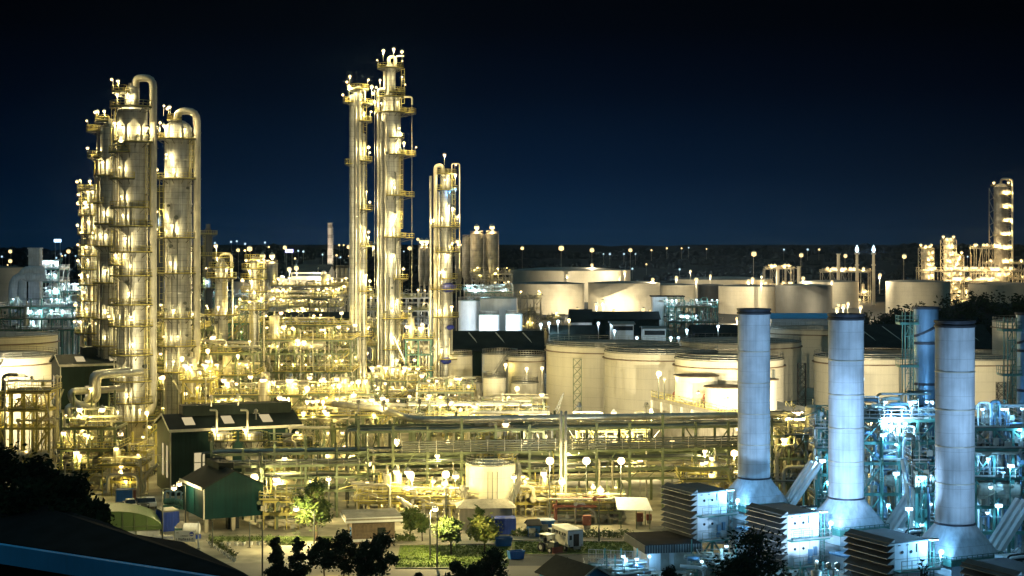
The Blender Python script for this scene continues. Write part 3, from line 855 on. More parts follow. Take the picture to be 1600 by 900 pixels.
silo_group(lambda i: ['blue-lit slim silo left of the tall twin columns, leftmost of four', 'blue-lit slim silo left of the tall twin columns, second of four', 'blue-lit slim silo left of the tall twin columns, third of four', 'blue-lit slim silo touching the tall twin columns, fourth of four'][i], (528, 535, 542, 549), 640, 420, 446, 3.3, False)
silo_group(lambda i: ['squat grey silo behind the yellow platform tower, left of two', 'squat grey silo behind the yellow platform tower, right of two'][i], (411, 426), 620, 412, 440, 8, True)
# far tank farm on the right
ft = (('long low cream tank behind the two front far tanks at the left', 890, 1250, 190, 422, 'tank'), ('wide cream far tank at the left end of the row', 855, 1000, 116, 443, 'tank'), ('cream far tank with a lit patch, second in the row', 975, 990, 112, 442, 'tank'),
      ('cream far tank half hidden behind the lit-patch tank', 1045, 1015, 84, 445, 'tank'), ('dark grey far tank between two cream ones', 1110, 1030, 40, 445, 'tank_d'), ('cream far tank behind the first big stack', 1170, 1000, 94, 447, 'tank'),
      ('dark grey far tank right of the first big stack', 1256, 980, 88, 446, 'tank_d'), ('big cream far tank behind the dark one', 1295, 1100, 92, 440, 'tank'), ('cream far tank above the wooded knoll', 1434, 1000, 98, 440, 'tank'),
      ('cream far tank at the right edge above the knoll', 1570, 1050, 110, 444, 'tank'), ('pale far tank beyond the dark one, low on the plain', 1130, 1250, 150, 436, 'tank'), ('pale blurred tank at the left edge behind the blue plant', 8, 900, 58, 418, 'tank'), ('dim small tank right of the blue plant', 98, 900, 20, 419, 'tank_d'), ('pale tank behind the yellow arch column', 395, 850, 60, 440, 'tank'))
for lb, px, Y, w, yt, mt in ft: tank(lb, px, Y, w, yt, mt, 'tankroof', .05, rail=False, girder=False, n=48)
fl = random.Random(9)
for px, py, Y in ((925, 414, 1230), (886, 431, 1180), (968, 432, 1180), (976, 425, 1200), (1079, 424, 1150), (1057, 434, 1100), (1088, 437, 1090), (1110, 431, 1150), (1170, 439, 1080), (1176, 436, 1080), (1190, 433, 1150), (1020, 437, 980), (1190, 440, 960),
                  (902, 484, 930), (914, 490, 915), (959, 486, 930), (973, 490, 915), (982, 491, 915), (1005, 484, 930), (1018, 487, 920), (932, 476, 950), (942, 472, 950), (1375, 430, 1000), (1255, 435, 1090), (1300, 440, 1060), (1310, 477, 930), (1318, 478, 930), (1308, 483, 925), (1345, 480, 930), (1325, 474, 935), (1152, 498, 860), (452, 421, 690), (463, 419, 690), (440, 437, 690), (487, 452, 690), (512, 432, 770), (506, 428, 770), (400, 440, 800), (430, 450, 640)):
    far_lamp(px, py, Y, fl.uniform(.9, 1.5), 'warm_far', 'sodium lamps among the far tanks' if px > 600 else 'sodium lamps by the chimney halls', 'small sodium lamp between the far storage tanks' if px > 600 else 'small sodium lamp by the halls below the slim chimney', 10)
# far right refinery
def far_column(label, px, Y, w, ytop, ybot, nl, seed, arch=False):
    r = w / 2 * Y / F; zt = Z(ytop, Y); rr = random.Random(seed)
    pl = []; z = 8.0
    while z < zt - 2:
        a = rr.uniform(-160, -90); pl.append((z, a, a + rr.uniform(110, 220), 2.2, [rr.uniform(a + 10, a + 100) for _ in range(nl)])); z += (zt - 6) / 8
    pl.append((zt - 1.5, -180, 180, 2.2, [-150, -60]))
    t = column(label, px, Y, r, 0, [(r, 0), (r, zt - r * .5), (r * .6, zt), (.05, zt + r * .2)], pl, [(-20, 2, zt - 2)], kind='far')
    m = MB(); lattice(m, -r - 1.6, r + 1.6, -r - 1.6, 0, zt * .97, .45, 9, 2 * r + 3.2); m.build('frame_tower', MT['grey'], t)
    if arch: riser(t, [(0, 0, zt), (0, 0, zt + 4), (r + 3, -1, zt + 4), (r + 3, -1, zt * .35)], .9)
    return t
far_column('tall lit column with overhead pipe in the far refinery at the right', 1564, 1240, 22, 288, 420, 4, 3, True)
far_column('short far column with two bright lamps, left of the far refinery', 1447, 1240, 13, 385, 430, 2, 4)
far_column('short far column left of the tall far column, four lamps on top', 1482, 1240, 13, 372, 430, 2, 6)
far_column('stubby far column between the short column and the lit rack', 1496, 1230, 9, 397, 430, 1, 8)
unit('lit steel block at the foot of the tall far column', X(1522, 1230), X(1560, 1230), 1230, 1240, [7, 14, 21, Z(388, 1230)], 31, 4, 1, 'grey', 'grey', 12, 2, 26, 'far', stairs=0)
unit('long lit pipe rack running through the far refinery', X(1436, 1200), X(1605, 1200), 1200, 1208, [6, 11, Z(424, 1200)], 32, 10, 1, 'grey', 'grey', 18, 4, 60, 'far', name='pipe_rack', cat='pipe rack', stairs=0)
unit('lit pump structure below the far rack at the right edge', X(1485, 1120), X(1560, 1120), 1120, 1126, [5, Z(440, 1120)], 33, 5, 1, 'grey', 'grey', 12, 1, 24, 'far', stairs=0)
unit('low lit process block behind the far dark tank', X(1195, 1200), X(1240, 1200), 1200, 1208, [6, 12, Z(420, 1200)], 34, 4, 1, 'grey', 'grey', 10, 2, 22, 'far', stairs=0)
unit('low lit process block under the twin flare pipes', X(1285, 1180), X(1360, 1180), 1180, 1188, [6, Z(425, 1180)], 35, 5, 1, 'grey', 'grey', 12, 2, 22, 'far', stairs=0)
for px, lb in ((1339, 'flare stack with a blue-white flame, left of the pair'), (1365, 'flare stack with a blue-white flame, right of the pair')):
    Y = 1150; t = thing('flare_stack', lb, 'flare stack', (X(px, Y), Y, 0)); zt = Z(398, Y)
    MB().lathe([(1.2, 0), (1.0, zt - 8), (1.5, zt - 7.6), (1.5, zt - 7), (1.0, zt - 6.6), (.9, zt)], 14).build('shaft', MT['tank'], t)
    MB().lathe([(1.0, zt), (1.7, zt + .3), (1.7, zt + 1.4), (1.1, zt + 1.6)], 14).build('tip', MT['grey'], t)
    MB().lathe([(.3, zt + 1.7), (1.3, zt + 3.0), (1.0, zt + 4.6), (.35, zt + 6.2), (.02, zt + 7)], 10).build('flame', MT['cool'], t)
for px, yt, lb in ((1310, 398, 'plain thin vent stack left of the flare pair'), (1248, 418, 'short stub stack above the dark far tank'), (1215, 418, 'short stub stack at the left of the far process block')):
    Y = 1150; t = thing('vent_stack', lb, 'vent stack', (X(px, Y), Y, 0)); zt = Z(yt, Y)
    MB().lathe([(1.3, 0), (1.1, zt)], 12).build('shaft', MT['tank'], t)
    MB().lathe([(1.15, zt), (1.5, zt + .1), (1.5, zt + .8), (1.0, zt + .8)], 12).build('cap', MT['grey'], t)

# ================================================================ the night air: thin haze that gives the lamps their aureoles
HZ = MB(); HZ.box((0, 2650, 49), (6400, 6000, 105)); hz = HZ.build('haze', bpy.data.materials.new('night haze')); hz['kind'] = 'stuff'
hmt = hz.data.materials[0]; hmt.use_nodes = True; ht = hmt.node_tree; ht.nodes.remove(ht.nodes['Principled BSDF'])
pv = ht.nodes.new('ShaderNodeVolumePrincipled'); pv.inputs['Color'].default_value = (.35, .60, 1, 1); pv.inputs['Density'].default_value = .000018; pv.inputs['Anisotropy'].default_value = .9
ht.links.new(pv.outputs[0], ht.nodes['Material Output'].inputs['Volume'])

unit('second lit pipe rack above the right edge far tank', X(1540, 1260), X(1610, 1260), 1260, 1268, [8, 16, Z(412, 1260)], 36, 5, 1, 'grey', 'grey', 12, 2, 30, 'far', stairs=0, name='pipe_rack', cat='pipe rack')
# ================================================================ the tall columns
def zz(py, Y): return Z(py, Y)
# main column at the left with its overhead line
Y = 300; r = 2.75; z = lambda py: Z(py, 300)
c1 = column('widest silver column, left of its group, with arched overhead pipe and concrete skirt', 206.5, Y, r, 0,
    [(r, z(655)), (r, z(172)), (1.3, z(165)), (1.3, z(138)), (.7, z(134)), (.7, z(130))],
    [(z(145), 130, 260, 2.4, [200, 240]), (z(168), -200, 60, 1.3, [-120]), (z(223), -130, 60, 1.5, [-100, -40]), (z(239), 150, 275, 1.5, [255]), (z(280), 175, 290, 1.3, [250]), (z(325), 190, 330, 1.3, [-105]),
     (z(354), 180, 350, 1.5, [-100]), (z(394), 200, 370, 1.4, [-95]), (z(414), 170, 250, 1.6, [240]), (z(431), 210, 370, 1.4, [-80]), (z(476), 170, 350, 1.5, [-85]), (z(509), 195, 345, 1.5, [-80, 200]),
     (z(554), 200, 360, 1.5, [-75]), (z(595), 190, 380, 1.3, [-120]), (z(628), 150, 400, 1.6, [-90]), (z(656), 175, 400, 2.0, [-60, -110])],
    [(-20, z(656), z(595)), (-25, z(595), z(509)), (-15, z(509), z(431)), (-165, z(431), z(354)), (-20, z(354), z(223)), (185, z(280), z(168))], (r + .08, z(655)))
k = 300 / F
riser(c1, [(0.6, 0, z(140)), (.6, 0, z(122)), ((240 - 206.5) * k, -.4, z(122)), ((240 - 206.5) * k, -.4, z(640)), (1, -.6, z(652))], .68, 'pipe2', 'overhead_pipe', 1.8, 16)
m = MB()
for py in (200, 232, 280, 325, 375, 430, 475, 520, 570, 610):
    m.beam((r * .7, -.2, z(py) - 1.6), ((240 - 206.5) * k, -.4, z(py)), .2); m.beam((r * .7, -.2, z(py)), ((248 - 206.5) * k, -.4, z(py)), .2)
m.build('pipe_bracket', MT['deck'], c1)
riser(c1, [(-r - .35, -.8, z(640)), (-r - .35, -.8, z(175))], .14, 'pipe2'); riser(c1, [(r + .3, -1.0, z(650)), (r + .3, -1.0, z(230))], .12, 'pipe3')
for px, py, ang in ((186, 145, 230), (182, 190, 210), (198, 200, 250), (207, 152, 265)):
    place(LM['col'], 'lamp', c1, ((px - 206.5) * k, -1.5, z(py) - 2.2), R(20))
# column behind it to the left
Y = 320; r0 = 1.75; z = lambda py: Z(py, 320)
c0 = column('slender silver column behind the widest one, two lamp posts at its left', 170, Y, r0, 0, [(r0, 0), (r0, z(200)), (.9, z(194)), (.9, z(186))],
    [(z(190), 100, 280, 1.8, [180, 230, 265]), (z(205), 150, 215, 2.6, [180]), (z(246), 160, 230, 2.4, [182]), (z(275), 190, 300, 1.2, [-100]), (z(318), 170, 250, 1.4, [200]), (z(350), 190, 300, 1.2, [-95]), (z(385), 180, 300, 1.2, [-110]), (z(442), 190, 350, 1.4, [-90]), (z(498), 190, 350, 1.4, [-90]), (z(540), 190, 350, 1.4, [-90])],
    [(-150, z(350), z(246)), (-30, z(498), z(350))], None)
riser(c0, [(-r0 - .3, -.6, 3), (-r0 - .3, -.6, z(205))], .2)
# bright yellow structured column at the far left
Y = 332; r = 1.5; z = lambda py: Z(py, 332)
cm1 = column('stubby bright column wrapped in yellow platforms at the left edge of the group', 147, Y, r, 0, [(r, 0), (r, z(300)), (.8, z(294)), (.05, z(290))],
    [(z(298), 90, 300, 1.9, [190, 230, 270]), (z(318), 150, 300, 1.6, [200, 260]), (z(337), 100, 290, 1.7, [185, 250]), (z(366), 150, 290, 1.8, [200, 265]), (z(383), 150, 320, 1.5, [230, 280]), (z(400), 100, 300, 1.7, [190, 255]), (z(421), 150, 300, 1.8, [210, 262]),
     (z(445), 150, 330, 1.6, [215, 260]), (z(470), 120, 300, 1.9, [190, 250]), (z(495), 150, 330, 2.2, [200, 260]), (z(520), 120, 330, 2.4, [190, 240, 290])], [(200, z(470), z(300)), (-20, z(520), z(400))])
riser(cm1, [(-r - .6, -1, 2), (-r - .6, -1, z(325)), (-r + 1, -1, z(325))], .3, 'pipe3')
# second wide column with its arch
Y = 330; r = 2.75; z = lambda py: Z(py, 330); k = 330 / F
c2 = column('second wide silver column with a dome top and arched pipe, right of its group', 278.5, Y, r, 0, [(r, 0), (r, z(200)), (r * .8, z(194)), (r * .45, z(189)), (.05, z(187))],
    [(z(188), 140, 300, 1.0, [230, 180]), (z(218), -185, 40, 1.5, [-120, -60, 190]), (z(280), 170, 390, 1.5, [-90]), (z(372), 190, 330, 1.6, [-95, 185]), (z(427), 175, 360, 1.5, [-100]), (z(497), 190, 330, 1.5, [-90]), (z(540), 180, 350, 1.6, [-80, -120]), (z(580), 160, 380, 1.8, [-90, 200])],
    [(185, z(427), z(280)), (-25, z(280), z(218)), (190, z(540), z(427))])
riser(c2, [(-.2, -.6, z(200)), (-.2, -.6, z(174)), ((309 - 278.5) * k, -.8, z(174)), ((309 - 278.5) * k, -.8, z(560)), (2.4, -1, z(575))], .72, 'pipe2', 'overhead_pipe', 2.2, 16)
m = MB()
for py in (208, 280, 325, 385, 445, 500, 540):
    m.beam((r * .7, -.3, z(py) - 1.8), ((309 - 278.5) * k, -.8, z(py)), .2); m.beam((r * .7, -.3, z(py)), ((316 - 278.5) * k, -.8, z(py)), .2)
m.build('pipe_bracket', MT['deck'], c2)
for px, py in ((252, 194), (258, 165), (247, 263), (247, 332), (265, 240)):
    place(LM['col'], 'lamp', c2, ((px - 278.5) * k, -1.4 if px < 262 else -3.4, z(py) - 2.2), R(30))
# dim columns seen between and behind
Y = 500; z = lambda py: Z(py, 500)
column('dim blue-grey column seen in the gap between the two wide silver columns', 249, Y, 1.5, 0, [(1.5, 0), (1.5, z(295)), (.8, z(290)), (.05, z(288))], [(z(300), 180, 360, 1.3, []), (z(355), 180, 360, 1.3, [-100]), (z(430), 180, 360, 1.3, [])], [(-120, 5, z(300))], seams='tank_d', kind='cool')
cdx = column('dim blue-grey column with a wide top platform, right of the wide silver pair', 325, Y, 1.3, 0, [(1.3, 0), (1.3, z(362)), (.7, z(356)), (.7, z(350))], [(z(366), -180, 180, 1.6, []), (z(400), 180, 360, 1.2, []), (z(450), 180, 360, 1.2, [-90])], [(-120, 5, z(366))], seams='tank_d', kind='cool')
# small yellow arch column
Y = 345; z = lambda py: Z(py, 345); k = 345 / F
c3 = column('small column with a square yellow platform and arch pipe, right of the silver pair', 346, Y, 1.35, 0, [(1.35, 0), (1.35, z(415)), (.7, z(408)), (.7, z(402))], [(z(403), -180, 180, 1.2, [-120]), (z(418), 150, 360, 1.3, [-100]), (z(434), -180, 180, 1.9, [180, -60]), (z(492), -180, 180, 2.2, [-140, -20, -90])], [(-60, z(492), z(434))])
riser(c3, [(-.2, 0, z(410)), (-.2, 0, z(397)), (16 * k, -.3, z(397)), (16 * k, -.3, z(432))], .32, 'pipe3', 'overhead_pipe', .9, 10)
riser(c3, [(18 * k, -.5, z(434)), (18 * k, -.5, 2)], .22)
# yellow platform tower
Y = 352; z = lambda py: Z(py, 352); k = 352 / F
c4 = column('thin column caged in square yellow decks, in front of the squat silos', 397, Y, 1.1, 0, [(1.1, 0), (1.1, z(412)), (.5, z(408)), (.5, z(400))], [(z(406), -180, 180, 1.6, [-150]), (z(420), -180, 180, 1.6, [-120, -60]), (z(436), 160, 360, 1.8, [-100]), (z(456), 150, 380, 1.8, [-90, -140]), (z(470), 150, 380, 1.8, [-80]), (z(484), 150, 380, 2.0, [-100, 200, -50])], [(-40, z(484), z(406)), (-100, 5, z(484))])
riser(c4, [(2.2, -.4, 0), (2.2, -.4, z(403)), (.2, -.4, z(403))], .22, 'pipe3')
m = MB(); lattice(m, -3.2, -1.6, -1.2, 0, z(470), .14); m.build('ladder_frame', MT['green'], c4)
# twin tall columns in the middle
Y = 400; z = lambda py: Z(py, 400); k = 400 / F
c5 = column('tall bundle column of three parallel shafts, left of the tallest', 559.5, Y, 1.15, 0, [(1.15, 0), (1.15, z(140)), (.5, z(134))], [(z(140), -180, 180, 1.6, [190, 345]), (z(160), 150, 215, 2.6, [180]), (z(163), -60, 30, 2.6, [-10]), (z(190), -80, 30, 2.4, [-20, -60]), (z(252), -70, 25, 2.4, [-30]), (z(256), 150, 210, 2.2, []), (z(328), -70, 25, 2.6, [-35]), (z(385), -70, 25, 2.4, [-40]), (z(455), -80, 20, 2.4, [-30]), (z(525), -80, 20, 2.6, [-40]), (z(595), -80, 20, 2.6, [-40, -10])], [(-10, 3, z(160))])
MB().lathe([(.95, 0), (.95, z(150)), (.3, z(146))], 16, (-1.25, .3)).build('shaft', MT['clad'], c5)
MB().lathe([(.85, 0), (.85, z(330)), (.5, z(328)), (.5, z(210)), (.2, z(208))], 16, (1.35, .2)).build('shaft', MT['clad'], c5)
riser(c5, [(-.4, -1.25, 2), (-.4, -1.25, z(150))], .3); riser(c5, [(.55, -1.3, 2), (.55, -1.3, z(142)), (1.8, -1.3, z(142)), (1.8, -1.3, z(160))], .22, 'pipe3')
for px, py in ((548, 118), (547, 138), (582, 138), (577, 232), (574, 298), (577, 364), (584, 386), (573, 431), (581, 465)): place(LM['cream' if py in (138, 232) else 'col'], 'lamp', c5, ((px - 559.5) * k, -2.3, z(py) - 2.3), R(10))
riser(c5, [(25 * k, -1, z(142)), (26.5 * k, -1, z(142)), (26.5 * k, -1, z(450))], .05, 'grey', 'davit_cable')
c6 = column('tallest column, stepped in three widths, right of the bundle column', 610, Y, 2.55, 0, [(2.55, 0), (2.55, z(176)), (2.0, z(170)), (2.0, z(152)), (1.25, z(146)), (1.25, z(104)), (.6, z(100)), (.05, z(98))],
    [(z(107), -180, 180, 2.0, [180, 30]), (z(145), -90, 40, 2.4, [0]), (z(152), -180, 180, 1.6, [-110, 200]), (z(176), -180, 60, 1.5, [-60, -120, 200]), (z(177), -20, 15, 3.8, []), (z(216), -90, -20, 1.2, [-50]), (z(242), -90, 60, 1.6, [-60]), (z(243), -16, 14, 3.8, [0]), (z(306), -100, 20, 1.4, [-70]), (z(307), -14, 12, 3.4, []), (z(371), -110, 20, 1.4, [-75]), (z(372), -14, 12, 3.4, []), (z(436), -70, 30, 1.9, [-40]), (z(497), -110, 30, 2.6, [-80, -20]), (z(545), -110, 30, 1.8, [-60]), (z(590), -110, 40, 1.8, [-60, -100])],
    [(-35, z(590), z(436)), (-30, z(371), z(242)), (-10, z(176), z(107))])
riser(c6, [(-2.9, -1.0, 2), (-2.9, -1.0, z(140)), (-1.3, -1.0, z(140)), (-1.3, -1.0, z(112))], .38, 'pipe'); riser(c6, [(-2.0, -2.2, 2), (-2.0, -2.2, z(190))], .42, 'clad2'); riser(c6, [(-1.0, -2.6, 2), (-1.0, -2.6, z(180))], .25, 'pipe')
riser(c6, [(-.4, 0, z(104)), (-.4, 0, z(89)), (1.2, 0, z(89)), (1.2, 0, z(104))], .42, 'pipe3', 'overhead_pipe', 1.0, 12)
riser(c6, [(1.4, -.6, z(108)), (1.4, -.6, z(88)), (3.4, -.6, z(88))], .18, 'pipe3'); riser(c6, [(2.2, -.8, z(176)), (2.2, -.8, z(152)), (5.4, -.8, z(152)), (5.4, -.8, z(164))], .22, 'pipe3')
riser(c6, [(5.35, -.8, z(152)), (5.35, -.8, z(480))], .05, 'grey', 'davit_cable')
for px, py in ((600, 82), (616, 80), (629, 84), (629, 120), (595, 127), (627, 212), (632, 226)): place(LM['cream' if px == 600 else 'col'], 'lamp', c6, ((px - 610) * k, -2.2, z(py) - 2.3), R(10))
for py in (285, 340, 345, 402, 470, 475, 525, 560): place(LM['col'], 'lamp', c6, (1.0 + (py % 3) * .5, -3.3, z(py) - 2.0), R(5))
# short column with the bright top and blue lamp
z = lambda py: Z(py, 400)
c7 = column('shorter column with a cream arch on top and a blue lamp, right of the tallest', 696, Y, 1.75, 0, [(1.75, 0), (1.75, z(395)), (1.3, z(388)), (1.3, z(275)), (.6, z(271))], [(z(272), -180, 180, 1.4, [-150, 20]), (z(297), -130, 60, 1.8, [-90]), (z(355), -180, 50, 2.3, [-100, -30, 200]), (z(394), -130, 50, 1.9, [-60, 0]), (z(435), -110, 40, 1.4, []), (z(452), -150, 40, 2.4, [-100]), (z(495), -150, 40, 1.6, [-110, -60]), (z(560), -110, 50, 2.6, [-100]), (z(610), -150, 30, 1.7, [-90])], [(-150, z(610), z(355)), (-30, z(394), z(272))])
riser(c7, [(-2.4, -1.2, 2), (-2.4, -1.2, z(259)), (-.6, -1.2, z(259)), (-.6, -1.2, z(275))], .5, 'pipe3', 'overhead_pipe', 1.3, 12)
riser(c7, [(-3.6, -.6, 1), (-3.6, -.6, z(275))], .35); riser(c7, [(-1.5, -2.0, 2), (-1.5, -2.0, z(300))], .22)
riser(c7, [(1.6, -.5, z(275)), (1.6, -.5, z(256)), (3.5, -.5, z(256)), (3.5, -.5, z(420))], .14, 'pipe3')
for px, py, kd in ((695, 245, 'col'), (712, 276, 'col'), (708, 328, 'cream'), (712, 296, 'blue'), (703, 300, 'blue'), (702, 321, 'col'), (700, 400, 'col'), (706, 480, 'cream'), (690, 425, 'col')): place(LM[kd], 'lamp', c7, ((px - 696) * k, -2.5, z(py) - 2.2), R(10))
for px, py, s in ((701, 449, 1.9), (698, 563, 1.4), (704, 511, 1.0)):
    m = MB(); rq = random.Random(px)
    ico(m, (0, 0, 0), 1.0); o = len(m.v)
    m2 = MB(); m2.ball((0, 0, 0), 1.0, 0, 12, 8, .62)
    m2.v = [(a * s * (1 + .18 * mnoise.noise(Vector((a * 2, b * 2, c * 2 + px)))), b * s * .8, c * s * (1 + .25 * mnoise.noise(Vector((a * 3 + 9, b * 3, c * 3))))) for a, b, c in m2.v]
    m2.build('tarpaulin_wrap', MT['tarp'], c7, ((px - 696) * k, -1.9, z(py)))

rz = random.Random(88)
for t, rr, zt in ((c1, 2.75, 62), (c0, 1.75, 60), (cm1, 1.5, 48), (c2, 2.75, 58), (c3, 1.35, 30), (c4, 1.1, 36), (c6, 2.55, 68), (c7, 1.75, 36)):
    risers(t, rr, 3, [(rz.uniform(-150, -30), zt * rz.uniform(.35, .97), rz.choice((.09, .12, .17)), rz.choice(('pipe2', 'pipe3', 'darkpipe', 'clad2'))) for _ in range(6)])
    m = MB()
    for _ in range(9):                                              # nozzles and manways
        a = R(rz.uniform(-170, -10)); z = rz.uniform(6, zt); ca, sa = math.cos(a), math.sin(a); q = rz.uniform(.15, .35)
        m.tube([((rr - .1) * ca, (rr - .1) * sa, z), ((rr + .45) * ca, (rr + .45) * sa, z)], q, 9); m.tube([((rr + .4) * ca, (rr + .4) * sa, z), ((rr + .5) * ca, (rr + .5) * sa, z)], q + .1, 9)
    m.build('nozzle', MT['darkpipe'], t).name = 'nozzle_set'
# ================================================================ storage tanks of the middle distance
tank('huge cream tank at the left of the tank row, lattice ladder frame on its front', 957, 400, 207, 538, dome=.03, pipes=((-98, .93), (-70, .93)), n=80)
tank('cream tank in front of the huge one, plain lamp-lit wall facing the big pipe', 1033, 365, 177, 549, dome=.03, pipes=((-60, .93),), n=80)
tank('cream tank behind the bright small deck tanks', 1139, 338, 169, 560, dome=.03, pipes=((-72, .93), (-48, .9)), n=80)
tank('wide cream tank behind the deck tanks, roof dark, lattice mast at its right', 1155, 437, 190, 533, dome=.03, n=80)
tank('cream tank seen between the first and second big stacks, furthest back', 1272, 480, 150, 513, dome=.03, n=64)
tank('cream tank directly behind the second big stack', 1357, 378, 168, 557, dome=.03, pipes=((-70, .93),), n=80)
tank('cream tank directly behind the third big stack', 1512, 385, 150, 559, dome=.03, pipes=((-50, .93),), n=80)
tank('tall cream tank cut by the right edge of the picture', 1640, 460, 172, 503, dome=.03, n=64)
tank('cream tank at the left edge, spiral stair down its wall', -14, 338, 200, 556, dome=.02, stair=(-105, -62), n=80)
tank('cream tank behind the left edge tank, dark roof rim', -8, 392, 190, 524, dome=.02, n=80)
tank('grey-cream tank with a spiral stair, lit patch high on its wall', 781, 425, 56, 553, 'tank_w', dome=.12, stair=(-160, -70), girder=False)
tank('pinkish cream tank left of the huge tank, small lamp on its wall', 822, 405, 58, 557, 'tank', dome=.1)
tank('cream tank beside the short column, blue railing on top', 718, 400, 40, 556, 'tank', dome=.06, girder=False)
tank('small cream tank with a stair, below the grey-cream tank', 733, 368, 40, 598, 'tank', dome=.12, stair=(-150, -60), girder=False)
tank('small grey-green tank with a dark roof, between two small cream ones', 773, 362, 36, 590, 'tank_w', 'tankroof', .12, girder=False)
tank('small cream tank with a bright lamp against it, left of the huge tank', 820, 372, 42, 598, 'tank', 'tankroof', .10, girder=False)
# white tank in front of the rack
tw = tank('white tank with a spiral stair standing in front of the pipe rack', 766, 243, 77, 726, 'tank_w', 'tank_w', .22, stair=(-75, 20), girder=False, pipes=())
k = MB()
for sx in (-.6, .1, .8): k.cyl((sx + .3, -3.95, 1.2), (sx + .3, -3.95, 7.1), .05, 5)
k.build('level_gauge', MT['darkpipe'], tw)
unit('yellow pipework deck over the white tank', X(752, 252), X(800, 252), 249, 253, [7.6, 10], 71, 2, 1, 'yellow', 'yellow', 8, 0, 2, cols=.18, stairs=0)
# lattice ladder frames against the tanks
for px, Y, yt, lb in ((902, 381, 560, 'tall lattice ladder frame leaning on the huge cream tank'), (1252, 405, 567, 'dark lattice mast between the first two big stacks'), (1563, 372, 597, 'lattice ladder frame at the right edge tank')):
    t = thing('ladder_frame', lb, 'ladder frame', (X(px, Y), Y, 0)); m = MB(); lattice(m, -.95, .95, -1.2, 0, Z(yt, Y), .16, d=1.2); m.build('frame', MT['green'] if px < 1000 else MT['black'], t)
# raised loading deck with its small bright tanks
P0, P1 = Vector((X(1018, 332), 332, 0)), Vector((X(1156, 292), 292, 0))
u = (P1 - P0).normalized(); nrm = Vector((-u.y, u.x, 0))
t = thing('loading_deck', 'raised concrete deck with buttresses, carrying small bright tanks', 'loading deck', (0, 0, 0))
pa = [P0, P1 + u * 14, P1 + u * 14 + nrm * 20, P0 + nrm * 20]
MB().prism([(p.x, p.y) for p in pa], 9.0, 9.7).build('slab', MT['concrete'], t)
m = MB(); L = (P1 - P0).length + 14
m.beam(P0 + Vector((0, 0, 8.2)) + nrm * .35, P1 + u * 14 + Vector((0, 0, 8.2)) + nrm * .35, .3, 1.6)
for i in range(12):
    p = P0 + u * (L * i / 11.0); m.box((p.x, p.y, 8.0), (.35, .5, 2.0), math.atan2(u.y, u.x))
m.build('edge_beam', MT['trim'], t)
m = MB(); q = P0 - u * 3 + nrm * 1.6; m.beam(q + Vector((0, 0, 3.6)), P1 + u * 14 + nrm * 1.6 + Vector((0, 0, 3.6)), .4, 7.2); m.build('retaining_wall', MT['concrete'], t)
MB().rail([tuple(P0 + Vector((0, 0, 9.7))), tuple(P1 + u * 14 + Vector((0, 0, 9.7)))], 1.2, .08, 1.5).build('railing', MT['yellow'], t)
MB().stair((X(1262, 306), 306, 5.5), (X(1232, 312), 312, 9.7), 1.2).build('stair', MT['yellow'], t)
for px, Y, r, h, lb in ((1088, 323, 4.2, 4.9, 'bright small tank on the loading deck, left of three'), (1134, 309, 3.9, 3.9, 'bright small tank on the loading deck, middle of three'), (1194, 305, 2.4, 5.6, 'bright small tank on the loading deck, right of three')):
    s = thing('deck_tank', lb, 'tank', (X(px, Y), Y, 9.7))
    MB().lathe([(r, 0), (r, h)], 36).build('shell', MT['tank_w'], s); MB().lathe([(r + .35, h + .02), (r + .35, h + .2), (.02, h + .5)], 36).build('roof', MT['rim'], s)
    place(LM['warm'], 'lamp', s, (-.5, -r - 3.0, 0))
for i, (px, Y) in enumerate(((1029, 326), (1038, 325))):
    lamp_post(['floodlit lamp post at the left end of the loading deck, brighter of two', 'dimmer lamp post next to the bright one on the loading deck'][i], px, Y, 5.0 - i, 0, 'cream' if i == 0 else 'warm', head=.55 - .25 * i, z0=9.7)
rd = random.Random(18)
t = thing('valve_manifold', 'row of small valves and pipes along the edge of the loading deck', 'valve manifold', (P0.x + 6, P0.y - 1, 9.7))
for i in range(16):
    p = u * (1 + i * 1.35) + nrm * 2.2; x, y = p.x - 4, p.y; h = rd.uniform(.8, 2.2)
    MB().pipe([(x, y, 0), (x, y, h), (x + 1.0, y + .3, h), (x + 1.0, y + .3, 0)], .12, .3, 6).ball((x, y, h * .6), .26, 0, 6, 4).build('pipe', MT[rd.choice(('pipe3', 'pipe2', 'red'))], t)
# ================================================================ buildings of the middle distance
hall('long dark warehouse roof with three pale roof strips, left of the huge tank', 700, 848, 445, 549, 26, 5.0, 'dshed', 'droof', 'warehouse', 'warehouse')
wh = bpy.data.objects['warehouse']
for i in range(4):
    x = -11 + i * 7.6; ze = Z(549, 445)
    MB().beam((x, 1.0, ze + .45), (x - 4.2, 11.6, ze + 4.55), .35, .1).build('roof_strip', MT['trim'], wh)
hall('dark-roofed warehouse with a pale gable, between the second and third big stacks', 1352, 1560, 560, 545, 40, 7.5, 'tank', 'droof', 'warehouse', 'warehouse')
wh2 = bpy.data.objects['warehouse.001']
for i in range(5):
    x = -16 + i * 9.0; ze = Z(545, 560)
    MB().beam((x, 1.0, ze + .45), (x - 6, 18, ze + 6.9), .35, .1).build('roof_strip', MT['trim'], wh2)
